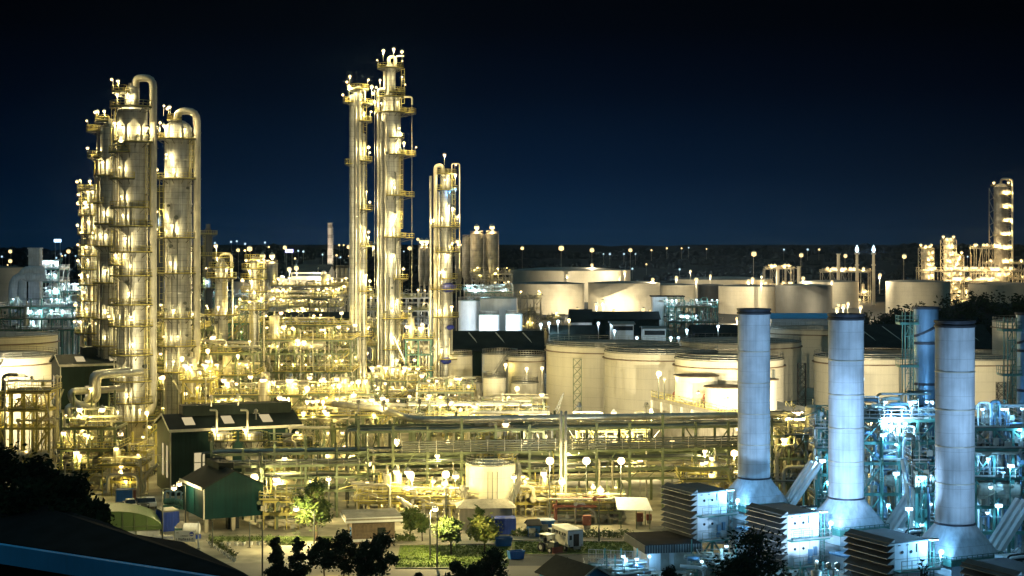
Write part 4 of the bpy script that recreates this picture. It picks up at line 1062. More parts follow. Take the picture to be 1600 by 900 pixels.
# blue-white lit open shed left of the twin columns
Y = 468; zt = Z(499, Y); t = thing('open_shed', 'long low shed with a dark roof, its open front glowing blue-white', 'shed', (X(478, Y), Y, 0)); w = X(545, Y) - X(411, Y)
m = MB(); m.slab([(-w / 2 - .5, -1, zt), (w / 2 + .5, -1, zt), (w / 2 + .5, 14, zt + 1.6), (-w / 2 - .5, 14, zt + 1.6)], .3); m.build('roof', MT['droof'], t)
m = MB(); m.box((0, 13, zt / 2), (w, .3, zt)); m.box((-w / 2 + .2, 6, zt / 2), (.3, 14, zt)); m.box((-w / 2 + 2.6, .2, zt / 2), (5, .3, zt)); m.build('wall', MT['white'], t)
m = MB()
for i in range(9): m.beam((-w / 2 + 5 + i * (w - 5) / 8, .2, 0), (-w / 2 + 5 + i * (w - 5) / 8, .2, zt), .3)
m.beam((-w / 2 + 5, .2, zt * .55), (w / 2, .2, zt * .55), .3); m.build('post_frame', MT['teal_steel'], t)
for i in range(7): place(LM['cool'], 'lamp', t, (-w / 2 + 6.5 + i * 2.7, 1.2 + (i % 2) * 2, zt * .55 + .3 - (i % 3) * 1.2))
for i in range(6): MB().hcyl((-w / 2 + 7 + i * 3.1, 6, 1), (-w / 2 + 7 + i * 3.1, 6, zt * .8), .9).build('vessel', MT['white'], t)
# blue-white lit tanks right of the short column
for px, Y, wpx, yt, lb in ((775, 560, 66, 466, 'blue-white lit tank with a crowded top, right of the short column'), (764, 520, 32, 492, 'pale pink-white tank standing before the crowded-top tank'), (803, 525, 26, 491, 'pale tank with a mast, right of the pink-white one'), (733, 545, 34, 470, 'narrow blue-white tank behind a lattice brace')):
    tk = tank(lb, px, Y, wpx, yt, 'white', 'teal_steel', .06, girder=False)
unit('row of teal pumps and lamps on top of the crowded-top tank', X(728, 566), X(800, 566), 563, 569, [Z(466, 566) + .6, Z(456, 566)], 81, 8, 1, 'teal_steel', 'grey', 12, 1, 12, 'cool', name='pump_deck', cat='pump deck', stairs=0, cols=.2)
unit('lamp-studded gallery under the twin grey silos', X(736, 690), X(800, 690), 690, 698, [Z(450, 690), Z(438, 690), Z(428, 690)], 82, 6, 1, 'grey', 'grey', 8, 1, 12, 'warm', stairs=0, name='silo_gallery', cat='gallery')
t = thing('flood_lamp', 'cool floodlight washing the blue-white tanks', 'floodlight', (X(752, 500), 500, 0)); 
MB().tube([(0, 0, 0), (0, 0, 9)], .15, 8).build('mast', MT['grey'], t); m = MB(); ico(m, (0, .3, 9), .4); m.build('lens', MT['cool'], t); spot(t, (0, .9, 9), (4, 40, 10), 26000, WHITE, 120)
# blue process block by the far tanks
Y = 600; t = thing('process_building', 'tall blue-white block with a dark roof before the far tanks', 'building', (X(1044, Y), Y, 0)); w = X(1069, Y) - X(1020, Y); zt = Z(464, Y)
MB().box((-w * .27, 4, zt / 2), (w * .45, 8, zt)).build('wall', MT['white'], t); MB().box((0, 4, zt + .2), (w + .8, 9, .4)).build('roof', MT['droof'], t)
m = MB()
for x in (w * .02, w * .25, w * .48): m.beam((x, .3, 0), (x, .3, zt), .4); m.beam((x, 7.6, 0), (x, 7.6, zt), .4)
for f in (.55, .75, .98): m.beam((0, .3, zt * f), (w * .5, .3, zt * f), .4)
m.build('steel_frame', MT['teal_steel'], t)
for i in range(3): MB().hcyl((w * (.1 + .15 * i), 4, zt * .56), (w * (.1 + .15 * i), 4, zt * .9), .9).build('vessel', MT['vessel'], t)
for i in range(3): place(LM['cool'], 'lamp', t, (w * (.08 + .17 * i), 1, zt * (.56 + .0 * i)), 0)
unit('blue-white lit pipe structure right of the tall blue-white block', X(1044, 585), X(1121, 585), 585, 597, [8, 13.5, Z(479, 585)], 83, 6, 2, 'teal_steel', 'grey', 22, 4, 18, 'cool')
unit('cream-lit process block right of the blue-white tanks', X(803, 640), X(845, 640), 640, 650, [8, 14, Z(466, 640)], 84, 4, 2, 'grey', 'grey', 14, 3, 12, 'warm')
unit('lamp-lit racks below the far tanks, beside the gable-roofed hall', X(846, 660), X(880, 660), 660, 668, [6, 11], 85, 3, 1, 'grey', 'grey', 10, 2, 5, 'warm')
hall('blue-grey hall with a pale gable edge, below the second far tank', 893, 925, 560, 503, 22, 4, 'white', 'droof', doors=1)
hall('flat pale block of offices below the lit-patch tank', 957, 990, 520, 506, 14, .5, 'white', 'tankroof', 'office_block', 'office block', clere=True)
hall('small pale block with a tank-like end, right of the offices', 1006, 1040, 510, 513, 10, .5, 'white', 'tankroof', 'office_block', 'office block', clere=True)
hall('long dark-roofed store behind the offices', 925, 1030, 570, 499, 16, 2.5, 'dshed', 'droof', 'store_building', 'store')
hall('dark low roofed store right of the blue pipe structure', 1085, 1160, 540, 521, 18, 2.5, 'dshed', 'droof', 'store_building', 'store')
hall('dark green roofed shed left of the offices', 860, 930, 520, 522, 16, 2.5, 'dshed', 'droof', 'store_building', 'store')
hall('wide pale roofed shed behind the first big stack', 1205, 1300, 600, 497, 18, 1.5, 'white', 'fascia', 'store_building', 'store')
for px, py, Y, kd in ((960, 517, 505, 'cool'), (1048, 528, 480, 'cool'), (1060, 528, 480, 'cool'), (935, 505, 540, 'cool'), (1122, 510, 500, 'cool'), (1073, 516, 500, 'cool'), (845, 507, 510, 'cool'), (858, 505, 520, 'cool'), (1346, 592, 300, 'cool'), (872, 502, 520, 'cool'), (889, 500, 480, 'warm'), (995, 528, 470, 'cool')):
    t = thing('yard_lamp', 'small cool yard lamp among the blue-lit sheds' if kd == 'cool' else 'small warm yard lamp beside the gable-roofed hall', 'yard lamp', (X(px, Y), Y, 0), 0, 'cool yard lamps among the sheds' if kd == 'cool' else None)
    z = Z(py, Y); MB().beam((0, 0, 0), (0, 0, z), .14).build('pole', MT['grey'], t); m = MB(); ico(m, (0, -.3, z), .5); m.build('lamp_globe', MT[kd], t)
# ================================================================ process units
UN = [
 ('three-deck green steel structure with yellow rails, left of the tall bundle column', 402, 548, 374, 388, (581, 552, 531), 101, 5, 2, 'green', 26, 3, 20, 'warm'),
 ('pipe-filled structure at the foot of the second wide column', 238, 332, 352, 364, (625, 585, 548, 515), 102, 4, 2, 'green', 22, 3, 14, 'warm'),
 ('open dark deck structure with a long stair, right of the second wide column', 312, 396, 336, 346, (622, 587, 552), 103, 3, 2, 'green', 18, 3, 10, 'warm'),
 ('teal braced steel tower between the tallest and the shorter column', 634, 673, 386, 393, (625, 603, 580, 553, 530), 104, 2, 1, 'teal_steel', 14, 2, 6, 'warm'),
 ('low lamp-studded pipe alley in front of the three-deck structure', 335, 470, 318, 326, (645, 618), 105, 6, 1, 'green', 26, 5, 20, 'warm'),
 ('pipe alley with drums in front of the twin tall columns', 475, 590, 332, 340, (640, 615), 106, 5, 1, 'green', 24, 5, 16, 'warm'),
 ('pump deck at the foot of the tallest column', 580, 655, 370, 380, (622, 595), 107, 3, 1, 'green', 18, 3, 10, 'warm'),
 ('low pipework between the shorter column and the small tanks', 655, 738, 345, 352, (640, 612), 108, 4, 1, 'green', 18, 3, 8, 'warm'),
 ('crowded pump structure at the lower left, by the trees', 96, 180, 268, 276, (735, 702, 668), 109, 4, 1, 'green', 24, 3, 8, 'warm'),
 ('yellow-railed pipe deck around the concrete skirt of the widest column', 172, 228, 283, 291, (742, 705), 110, 3, 1, 'yellow', 22, 2, 7, 'warm'),
 ('tall bright pipe stack behind the stubby column at the left', 128, 184, 350, 358, (620, 590, 560, 530, 500), 111, 3, 1, 'yellow', 18, 3, 14, 'warm'),
 ('pipework behind the gap of the two wide columns', 225, 335, 395, 405, (600, 570, 540, 512), 112, 5, 1, 'green', 20, 3, 14, 'warm'),
 ('pipework with a curved teal guard right of the small arch column', 338, 398, 372, 380, (560, 530, 505), 113, 3, 1, 'teal_steel', 16, 2, 8, 'warm'),
 ('glowing pipe bank behind the three-deck structure', 400, 550, 420, 430, (575, 545, 522), 114, 6, 1, 'yellow', 18, 3, 14, 'warm'),
 ('far lamp-studded process block below the chimney hall, upper of two', 425, 550, 610, 622, (475, 460, 447), 115, 8, 1, 'grey', 26, 5, 44, 'warm'),
 ('far lamp-studded process block below the chimney hall, lower of two', 420, 530, 560, 570, (495, 480, 466), 116, 8, 1, 'grey', 26, 5, 40, 'warm'),
 ('steel block between the tall twin columns, far behind', 560, 672, 560, 570, (505, 485, 465), 117, 6, 1, 'grey', 22, 3, 14, 'warm'),
 ('blue-lit steel block with white lamps at the left edge', 52, 92, 520, 530, (490, 465, 440, 420), 118, 3, 1, 'teal_steel', 22, 3, 18, 'cool'),
 ('lower blue-lit pipe block right of the left edge block', 88, 134, 535, 545, (500, 475, 455), 119, 4, 1, 'teal_steel', 20, 3, 14, 'cool'),
 ('blue-lit pipe racks in front of the left edge block', 0, 130, 470, 480, (515, 498, 480), 120, 8, 1, 'teal_steel', 22, 3, 12, 'cool'),
 ('blue-lit steel block right of the second wide column, far behind', 318, 400, 545, 555, (520, 490, 465), 121, 5, 1, 'teal_steel', 16, 3, 10, 'cool'),
 ('thin yellow pipe trestle at the left edge below the tanks', 0, 76, 300, 306, (668, 640, 612), 122, 4, 1, 'yellow', 12, 1, 3, 'warm'),
 ('yellow gantry right of the dark shed, by the white tank', 420, 500, 262, 268, (775, 745, 700), 123, 4, 1, 'green', 20, 2, 5, 'warm'),
 ('pipework in front of the small tanks, left of the huge tank', 735, 850, 322, 330, (655, 640), 124, 6, 1, 'green', 16, 2, 6, 'warm'),
 ('yellow pipe bank behind the pipe rack, under the loading deck', 905, 1010, 285, 290, (700, 672), 125, 5, 1, 'yellow', 20, 1, 6, 'warm'),
 ('narrow pipe-packed frame in the gap left of the second wide column', 232, 256, 342, 348, (650, 610, 570, 530, 495), 126, 2, 1, 'green', 14, 1, 7, 'warm'),
 ('deep bank of pipes between the yellow platform tower and the twin columns', 410, 545, 398, 406, (600, 570, 548, 528, 508), 127, 6, 1, 'green', 22, 2, 12, 'warm'),
 ('pipework seen through the gap between the bundle and the tallest column', 566, 606, 415, 421, (600, 570, 540, 512), 128, 2, 1, 'green', 14, 1, 7, 'warm'),
 ('low dense pump alley just behind the left part of the pipe rack', 470, 640, 296, 302, (668, 650), 129, 7, 1, 'green', 26, 3, 14, 'warm'),
 ('dense pipe bank left of the stair structure', 286, 330, 318, 324, (655, 625, 595), 130, 2, 1, 'yellow', 16, 2, 8, 'warm'),
 ('low dense valve alley just behind the middle of the pipe rack', 645, 850, 290, 296, (672, 655), 131, 8, 1, 'green', 26, 2, 12, 'warm'),
]
for lb, p0, p1, ya, yb, lv, sd, nx, ny, st, npp, nd, nl, kd in UN:
    unit(lb, X(p0, ya), X(p1, ya), ya, yb, [Z(p, ya) for p in lv], sd, nx, ny, st, 'grey' if kd == 'cool' else 'yellow', npp, nd, int(nl * (1.7 if kd == 'warm' and ya < 500 else 1.2)), kd)  # warm lamp count raised, extra lamps added to fill dark gaps
# blue plant at the left edge: stack and two big elbow pipes
Y = 505; z = lambda py: Z(py, 505)
t = thing('exhaust_duct', 'square blue-grey stack above the left edge plant', 'stack', (X(55, Y), Y, 0))
MB().box((0, 0, z(388) / 2), (3.4, 3.0, z(388))).box((0, 0, z(400)), (3.8, 3.4, .5)).box((0, 0, z(388)), (3.9, 3.5, .4)).build('shaft', MT['stack'], t); MB().ladder((1.9, -1.5, 2), z(390), 0).build('ladder', MT['grey'], t)
for px, yy, r, lb in ((21, 432, 1.5, 'fat blue-grey elbow pipe at the left edge'), (35, 422, 1.3, 'slimmer blue-grey elbow pipe just right of the fat one')):
    t = thing('elbow_pipe', lb, 'pipe', (X(px, Y - 4), Y - 4, 0)); MB().pipe([(0, 0, 0), (0, 0, z(yy)), ((55 - px) * .2 + .5, 0, z(yy)), ((55 - px) * .2 + 1, 3, z(yy))], r, 3.5, 14).build('pipe', MT['stack'], t)
# chrome transfer pipes left of the widest column
t = thing('transfer_line', 'bundle of thick shiny pipes bending beside the widest column', 'pipe bundle', (X(160, 285), 285, 0)); k = 285 / F; z = lambda py: Z(py, 285)
p_ = lambda px, py, dy=0: ((px - 160) * k, dy, z(py))
for pts in ((p_(205, 587, 8), p_(152, 587), p_(152, 622), p_(140, 630)), (p_(183, 584, 8), p_(147, 584, -1), p_(147, 618, -1), p_(136, 626, -1)), (p_(180, 612, 6), p_(111, 611, -1), p_(118, 630, -1), p_(150, 634, -1)), (p_(145, 636, 2), p_(106, 634, -1.4), p_(116, 656, -1.4), p_(150, 661, -1.4)),
            (p_(150, 664, 3), p_(110, 662, -.5), p_(120, 672, -.5), p_(165, 676, -.5)), (p_(170, 648, 2), p_(130, 648, 1), p_(130, 720, 1))):
    MB().pipe(pts, .62, 1.3, 14).build('pipe', MT['pipe'], t)
MB().hcyl((.2, 1.5, z(690)), (.2, 1.5, z(640)), 1.4).build('vessel', MT['vessel'], t)
m = MB()
for x in (-4.6, -1.5, 1.5):
    for y in (-1.5, 3): m.beam((x, y, 0), (x, y, z(612)), .25)
for py in (700, 668, 640): m.beam((-4.8, -1.5, z(py)), (1.8, -1.5, z(py)), .25); m.beam((-4.8, 3, z(py)), (1.8, 3, z(py)), .25)
m.build('support_frame', MT['green'], t)
for x, y, zq in ((-3, -2, 690), (0, -2.4, 660), (-1.5, -2, 625)): place(LM['warm'], 'lamp', t, (x, y, z(zq)))
# yard lamps of the process area: lamps on poles that stand alone
yl = random.Random(63)
for px, py, Y in ((137, 690, 275), (125, 713, 268), (190, 722, 268), (325, 548, 330), (372, 556, 330), (355, 600, 320), (312, 580, 325), (290, 615, 320), (462, 612, 330), (530, 603, 330), (550, 617, 335), (570, 628, 335), (605, 625, 340), (688, 632, 330), (560, 597, 340), (640, 620, 345), (720, 640, 330), (420, 600, 320), (480, 607, 320), (445, 627, 310), (388, 640, 300), (335, 590, 325), (230, 645, 290), (255, 590, 320), (285, 560, 325), (660, 508, 400), (590, 610, 350), (505, 628, 320), (808, 607, 350), (732, 604, 352), (847, 575, 380), (823, 576, 380), (1000, 655, 300), (900, 668, 290), (790, 570, 402), (1147, 708, 240), (1149, 738, 238), (1240, 725, 246), (1222, 745, 244), (1110, 700, 262), (1050, 690, 262), (960, 690, 262), (820, 690, 262), (700, 690, 262), (620, 690, 262), (540, 700, 262), (740, 715, 256), (1000, 720, 256)):
    z = Z(py, Y); t = thing('yard_lamp', 'bright sodium lamp on a pole amid the dense pipework', 'yard lamp', (X(px, Y), Y, 0), 0, 'sodium lamps amid the pipework')
    MB().beam((0, 0, 0), (0, 0, z), .12).build('pole', MT['grey'], t); m = MB(); ico(m, (0, -.3, z), yl.uniform(.35, .6)); m.build('lamp_globe', MT['warm'], t)
# ================================================================ the main pipe rack
def rack(label, px, Y, ang, L, step, levels, width, npipes, seed, trays=None, big=None, cols=.38, kmats=('pipe2', 'darkpipe', 'green', 'pipe3', 'pipe')):
    rr = random.Random(seed); t = thing('pipe_rack', label, 'pipe rack', (X(px, Y), Y, 0), R(ang)); n = round(L / step); m = MB(); zt = max(levels) + 1.2
    for i in range(n + 1):
        x = i * step
        for y in (0, width): m.beam((x, y, 0), (x, y, zt + (1.2 if i % 3 == 0 else 0)), cols)
        for z in levels: m.beam((x, 0, z), (x, width, z), .3, .42)
        if i % 2 == 0: m.beam((x, 0, 0), (x, width, levels[0]), .16)
        if i < n:
            for z in levels:
                for y in (0, width): m.beam((x, y, z + .35), (x + step, y, z + .35), .24, .36)
            if i % 3 == 1: m.beam((x, -.01, levels[0]), (x + step, -.01, levels[-1]), .16); m.beam((x + step, width, levels[0]), (x, width, levels[-1]), .16)
            if i % 2 == 0:                                          # lattice strut of the lower girder
                for q in range(4): m.beam((x + step * q / 4, -.02, levels[0] + .3), (x + step * (q + 1) / 4, -.02, levels[1] - .1 if q % 2 == 0 else levels[0] + .3), .09)
    m.build('steel_frame', MT['green'], t)
    for k in range(npipes):
        z = rr.choice(levels); r = rr.choice((.1, .13, .17, .22, .28)); y = .5 + (width - 1) * rr.random()
        xa = rr.choice((-1.5, 0, rr.uniform(0, L * .4))); xb = rr.choice((L + 1, L, rr.uniform(L * .5, L)))
        pts = [(xa, y, z + .3 + r), (xb, y, z + .3 + r)]
        if rr.random() < .5: pts = [(xa, y, rr.uniform(.5, 3))] + pts
        if rr.random() < .4: pts = pts + [(xb, y, rr.uniform(.5, 3))]
        MB().pipe(pts, r, r * 4, 8).build('pipe', MT[rr.choice(kmats)], t)
    for k in range(npipes // 2):                                     # drops and loops at the near side
        x = rr.uniform(1, L - 1); r = rr.choice((.08, .11, .15)); z = rr.choice(levels); dx = rr.uniform(-2.5, 2.5)
        MB().pipe([(x, 1, z + .4), (x, -.7, z + .4), (x, -.7, rr.uniform(1, z)), (x + dx, -.7, rr.uniform(.6, 2)), (x + dx, -.7, 0)], r, .4, 7).build('pipe', MT[rr.choice(('pipe3', 'yellow', 'pipe2', 'green'))], t)
    if trays:
        xa, xb, zs = trays
        for z in zs: MB().beam((xa, -.35, z), (xb, -.35, z), .5, .22).build('cable_tray', MT['darkpipe'], t)
        m = MB(); x = xa
        while x <= xb: m.beam((x, -.65, zs[0] - .2), (x, -.65, zs[-1] + .3), .09); x += step / 2
        m.build('tray_hanger', MT['grey'], t)
    for i in range(n):                                               # lamps added within the rack as fill glow
        if i % 2 == 0: place(LM['cream' if i % 4 else 'warm'], 'lamp', t, (i * step + 1.5, rr.choice((.3, width * .5)), levels[0] + .5 if i % 4 == 0 else levels[1] + .5))
    if big: MB().pipe(big[0], big[1], 3, 18).build('main_pipe', MT['pipe'], t)
    return t
r1 = rack('long green pipe rack crossing behind the white tank, thick pale pipe along its top', 560, 244, 8, 78, 5.2, [4.2, 5.7, 7.2, 8.6, 12.0], 8, 34, 201, (6.5, 62, (9.4, 9.75, 10.1, 10.45, 10.8)), ([(-3, 22, 14.6), (4, 13, 14.6), (8.5, 3, 13.75), (80, 3, 13.75)], .52))
r2 = rack('lower green pipe rack left of the long one, before the dark green shed', 330, 239, 8, 23, 4.6, [3.6, 5.6, 7.4, 9.2], 6, 16, 202, (1, 22, (8.1, 8.5)), None, .32)
# slotted lattice post pair rising through the rack
t = thing('pipe_riser_pair', 'pair of pale vertical pipes with rounded tops rising above the rack', 'pipe', (X(880, 240), 240, 0))
for x in (-.35, .35): MB().pipe([(x, 0, 0), (x, 0, Z(645, 240)), (x + .1, 1.2, Z(645, 240))], .22, .5, 10).build('pipe', MT['pipe2'], t)
t = thing('crane_jib', 'dark slanting crane jib in front of the huge cream tank', 'crane', (X(866, 300), 300, 0)); m = MB()
k = 300 / F; a = Vector((-3 * k, 0, Z(650, 300))); b = Vector((15 * k, 0, Z(613, 300)))
for o in (0, .8): m.beam(a + Vector((o, 0, 0)), b, .12)
for i in range(8): m.beam(a.lerp(b, i / 8) + Vector((.8 * (1 - i / 8), 0, 0)), a.lerp(b, (i + 1) / 8), .08)
m.build('jib', MT['darkpipe'], t); MB().box((-.2, 0, Z(650, 300) / 2), (.8, .8, Z(650, 300))).build('mast', MT['darkpipe'], t)
# ground level pipework before and under the rack
for lb, p0, p1, ya, yb, lv, sd, nx, st, npp, nd, nl, pm in (
    ('pale pump row under the pipe rack, behind the guard house', 560, 640, 240, 243, (2.6, 4.0), 301, 5, 'yellow', 28, 3, 5, ('pipe3', 'pipe', 'pipe2')),
    ('tangled pale valve pipework left of the white tank', 640, 722, 238, 241, (2.2, 3.6), 302, 5, 'yellow', 28, 2, 5, ('pipe3', 'pipe2', 'pipe')),
    ('pale pump pipework just right of the white tank', 806, 868, 243, 247, (2.0, 3.4), 303, 4, 'yellow', 28, 3, 4, ('pipe3', 'pipe', 'pipe2')),
    ('red and cream valve pipework under the rack, left of the white canopy', 868, 968, 236, 241, (1.8, 3.0), 304, 6, 'green', 40, 2, 5, ('red', 'pipe3', 'pipe2', 'pipe', 'pipe3', 'green', 'pipe2')),
    ('yellow pipe frame behind the first louvred filter house', 1068, 1150, 232, 238, (3.0, 5.0, 7.0), 305, 4, 'yellow', 20, 2, 5, ('pipe3', 'yellow')),
    ('yellow railed pump skid beside the teal shed', 412, 466, 231, 235, (2.4, 4.2), 306, 3, 'yellow', 16, 2, 3, ('pipe3', 'green')),
    ('jumble of pipes in front of the concrete skirt of the widest column', 160, 218, 262, 268, (2.5, 5.0), 307, 4, 'yellow', 26, 4, 5, ('pipe3', 'pipe', 'pipe2'))):
    unit(lb, X(p0, ya), X(p1, ya), ya, yb, lv, sd, nx, 1, st, 'yellow', npp, nd, nl, 'warm', cols=.16, pmats=pm, name='pump_station', cat='pump station', stairs=0, deckp=.4, brace=.15)
# ================================================================ sheds
def shed(label, px, Y, ang, L, Wd, z0, ze, rise, wall, roof, monitor=True, along='x', skylights=(), wins=(), gwins=(), legs=False, name='process_shed', mon=(.16, .95, 1.5)):
    t = thing(name, label, 'shed', (X(px, Y), Y, 0), R(ang)); h = ze - z0
    MB().box((L / 2, Wd / 2, (ze + z0) / 2), (L, Wd, h)).build('wall', MT[wall], t)
    g = MB(); rf = MB(); o = .35
    if along == 'x':
        for x in (-.01, L + .01): g.poly([(x, 0, ze), (x, Wd, ze), (x, Wd / 2, ze + rise)])
        rf.slab([(-o, -o, ze - .02), (L + o, -o, ze - .02), (L + o, Wd / 2, ze + rise + .1), (-o, Wd / 2, ze + rise + .1)], .2)
        rf.slab([(-o, Wd / 2, ze + rise + .1), (L + o, Wd / 2, ze + rise + .1), (L + o, Wd + o, ze - .02), (-o, Wd + o, ze - .02)], .2)
    else:
        for y in (-.01, Wd + .01): g.poly([(0, y, ze), (L, y, ze), (L / 2, y, ze + rise)])
        rf.slab([(-o, Wd + o, ze - .02), (-o, -o, ze - .02), (L / 2, -o, ze + rise + .1), (L / 2, Wd + o, ze + rise + .1)], .2)
        rf.slab([(L / 2, Wd + o, ze + rise + .1), (L / 2, -o, ze + rise + .1), (L + o, -o, ze - .02), (L + o, Wd + o, ze - .02)], .2)
    g.build('gable', MT[wall], t); r = rf.build('roof', MT[roof], t)
    fm = MB()
    if along == 'x':
        fm.beam((-o, -o - .08, ze - .05), (L + o, -o - .08, ze - .05), .12, .45); fm.beam((-o - .06, -o, ze + .05), (-o - .06, Wd / 2, ze + rise + .18), .1, .3); fm.beam((-o - .06, Wd + o, ze + .05), (-o - .06, Wd / 2, ze + rise + .18), .1, .3)
    else:
        fm.beam((-o - .08, -o, ze - .05), (-o - .08, Wd + o, ze - .05), .12, .4)
    fm.beam((-.06, -.08, z0), (-.06, -.08, ze), .18); fm.build('flashing', MT['trim'], t)
    if monitor:
        a, b, mh = mon
        if along == 'x': MB().box((L * (a + b) / 2, Wd / 2, ze + rise + mh / 2 - .2), (L * (b - a), Wd * .26, mh)).build('ridge_vent', MT[roof], t)
        else:
            MB().box((L / 2, Wd * (a + b) / 2, ze + rise + mh / 2 - .2), (L * .26, Wd * (b - a), mh)).build('ridge_vent', MT[roof], t)
    for f in skylights:
        s = MB(); nz = rise / (Wd / 2)
        s.slab([(L * f, Wd * .12, ze + nz * Wd * .12 + .19), (L * f + 1.7, Wd * .12, ze + nz * Wd * .12 + .19), (L * f + 1.7, Wd * .36, ze + nz * Wd * .36 + .19), (L * f, Wd * .36, ze + nz * Wd * .36 + .19)], .06)
        s.build('skylight', MT['lit'], r)
    for x, za, w, hh in wins:
        wd = MB().box((x, -.05, za + hh / 2), (w, .12, hh)).build('window', MT['lit'], t); f = MB()
        for q in (.33, .66): f.box((x, -.13, za + hh * q), (w, .06, .12))
        for q in (-1, 1): f.box((x + q * (w / 2 + .06), -.09, za + hh / 2), (.12, .1, hh + .2))
        f.build('frame', MT['green'], wd)
    for y, za, w, hh in gwins:
        wd = MB().box((-.05, y, za + hh / 2), (.12, w, hh)).build('window', MT['lit'], t); f = MB()
        for q in (.5,): f.box((-.13, y, za + hh * q), (.06, w, .1))
        f.build('frame', MT['green'], wd)
    if legs:
        n = 4 if L > 12 else 3
        for i in range(n):
            for y in (.4, Wd - .4):
                MB().box((.4 + (L - .8) * i / (n - 1), y, z0 / 2), (.5, .5, z0)).build('post', MT['skirt'], t)
    return t
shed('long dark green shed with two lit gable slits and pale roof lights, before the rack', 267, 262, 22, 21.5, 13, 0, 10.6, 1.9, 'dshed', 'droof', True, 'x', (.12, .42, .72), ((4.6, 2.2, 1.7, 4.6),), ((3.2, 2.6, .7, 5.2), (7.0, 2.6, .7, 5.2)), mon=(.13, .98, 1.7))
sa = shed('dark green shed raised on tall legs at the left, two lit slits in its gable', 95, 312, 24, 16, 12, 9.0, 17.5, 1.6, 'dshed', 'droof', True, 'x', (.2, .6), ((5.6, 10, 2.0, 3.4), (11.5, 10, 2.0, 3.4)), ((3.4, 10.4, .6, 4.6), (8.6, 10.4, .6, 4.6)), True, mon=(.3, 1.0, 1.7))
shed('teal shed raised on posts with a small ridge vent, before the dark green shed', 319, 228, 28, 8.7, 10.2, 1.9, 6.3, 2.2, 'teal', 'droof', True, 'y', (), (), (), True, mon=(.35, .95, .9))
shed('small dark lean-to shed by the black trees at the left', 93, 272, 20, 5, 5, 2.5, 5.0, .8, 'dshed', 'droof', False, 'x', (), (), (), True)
# dark drums and crates under the teal shed
t = thing('storage_cabinet', 'dark blue cabinet standing under the teal shed', 'cabinet', (X(363, 232), 232, 0), R(28)); MB().box((0, 0, 1), (1.6, 1.2, 2)).box((0, -.62, 1), (1.4, .04, 1.7)).build('body', MT['glass'], t); MB().box((.1, -.66, 1.0), (.06, .05, .3)).build('handle', MT['grey'], t)
# round-topped yellow caged vessels before the long shed
for px, lb in ((348, 'caged yellow-railed vessel before the long shed, nearer the left'), (396, 'caged yellow-railed vessel before the long shed, nearer the right')):
    Y = 251; t = thing('caged_vessel', lb, 'vessel', (X(px, Y), Y, 0)); zb = 10.0
    MB().hcyl((0, 0, .5), (0, 0, 11.2), 1.5).build('shell', MT['vessel'], t)
    ring_platform(t, 1.5, 10.4, -180, 180, .7, (-120,)); MB().pipe([(-.9, 0, 11), (-.9, 0, 15), (-2, 0, 15)], .16, .4, 8).build('vent_pipe', MT['pipe3'], t)
# ================================================================ guard house, kiosk, shelter, canopy
Y = 219; t = thing('guard_house', 'small tan brick guard house with a flat white-edged roof', 'guard house', (X(550, Y), Y, 0), R(12)); 
MB().box((2.9, 2.6, 1.55), (5.8, 5.2, 3.1)).build('wall', MT['brick'], t); MB().box((2.9, -.03, .55), (5.86, .08, .35)).box((-.03, 2.6, .55), (.08, 5.2, .35)).build('band', MT['white'], t)
MB().box((2.9, 2.4, 3.45), (7.6, 7.2, .7)).build('roof', MT['concrete'], t); MB().box((2.9, -1.26, 3.3), (7.66, .1, .28)).box((2.9, -1.26, 3.75), (7.66, .1, .12)).box((-.96, 2.4, 3.3), (.1, 7.26, .28)).build('roof_edge', MT['white'], t)
MB().box((-.05, 1.2, 1.1), (.1, 1.0, 2.1)).build('door', MT['blue2'], t)
w = MB().box((4.0, -.04, 1.75), (1.1, .1, .9)).build('window', MT['glass'], t); MB().box((4.0, -.1, 1.25), (1.3, .14, .08)).build('sill', MT['white'], w)
def box_house(name, label, cat, px, Y, ang, d, mat, roofmat, extra=None, z0=0, over=.15):
    t = thing(name, label, cat, (X(px, Y), Y, z0), R(ang)); L, Wd, h = d
    MB().box((L / 2, Wd / 2, h / 2), d).build('wall', MT[mat], t); MB().box((L / 2, Wd / 2, h + .1), (L + 2 * over, Wd + 2 * over, .2)).build('roof', MT[roofmat], t)
    if extra == 'door': MB().box((L * .3, -.04, h * .42), (.9, .08, h * .8)).build('door', MT['trim'], t)
    if extra == 'ribs':
        m = MB(); n = int(L / .45)
        for i in range(n + 1): m.box((i * L / n, -.04, h / 2), (.1, .08, h * .96))
        n = int(Wd / .45)
        for i in range(n + 1): m.box((-.04, i * Wd / n, h / 2), (.08, .1, h * .96))
        m.build('rib', MT[mat], t).name = 'side_ribs'
    return t
box_house('shipping_container', 'bright blue ribbed container left of the teal shed', 'container', 254.5, 229, 28, (2.3, 3.2, 2.75), 'blue', 'tankroof', 'ribs', over=.05)
box_house('site_cabin', 'blue cabin with a pale door, right of two behind the hedge', 'cabin', 845, 226, 8, (1.9, 2.2, 1.9), 'blue2', 'blue2', 'door')
t = box_house('site_cabin', 'blue cabin under a black pitched roof, left of two behind the hedge', 'cabin', 826, 225, 8, (1.6, 2.0, 1.5), 'blue2', 'black', 'door')
m = MB(); m.slab([(-.3, -.3, 1.6), (1.9, -.3, 1.6), (1.7, 1, 2.3), (-.1, 1, 2.3)], .1); m.slab([(-.1, 1, 2.3), (1.7, 1, 2.3), (1.9, 2.3, 1.6), (-.3, 2.3, 1.6)], .1); m.build('pitched_roof', MT['black'], t)
box_house('shipping_container', 'dark blue container partly behind the lime tree', 'container', 769, 227, 4, (3.3, 2.4, 2.0), 'blue', 'blue', 'ribs', over=.04)
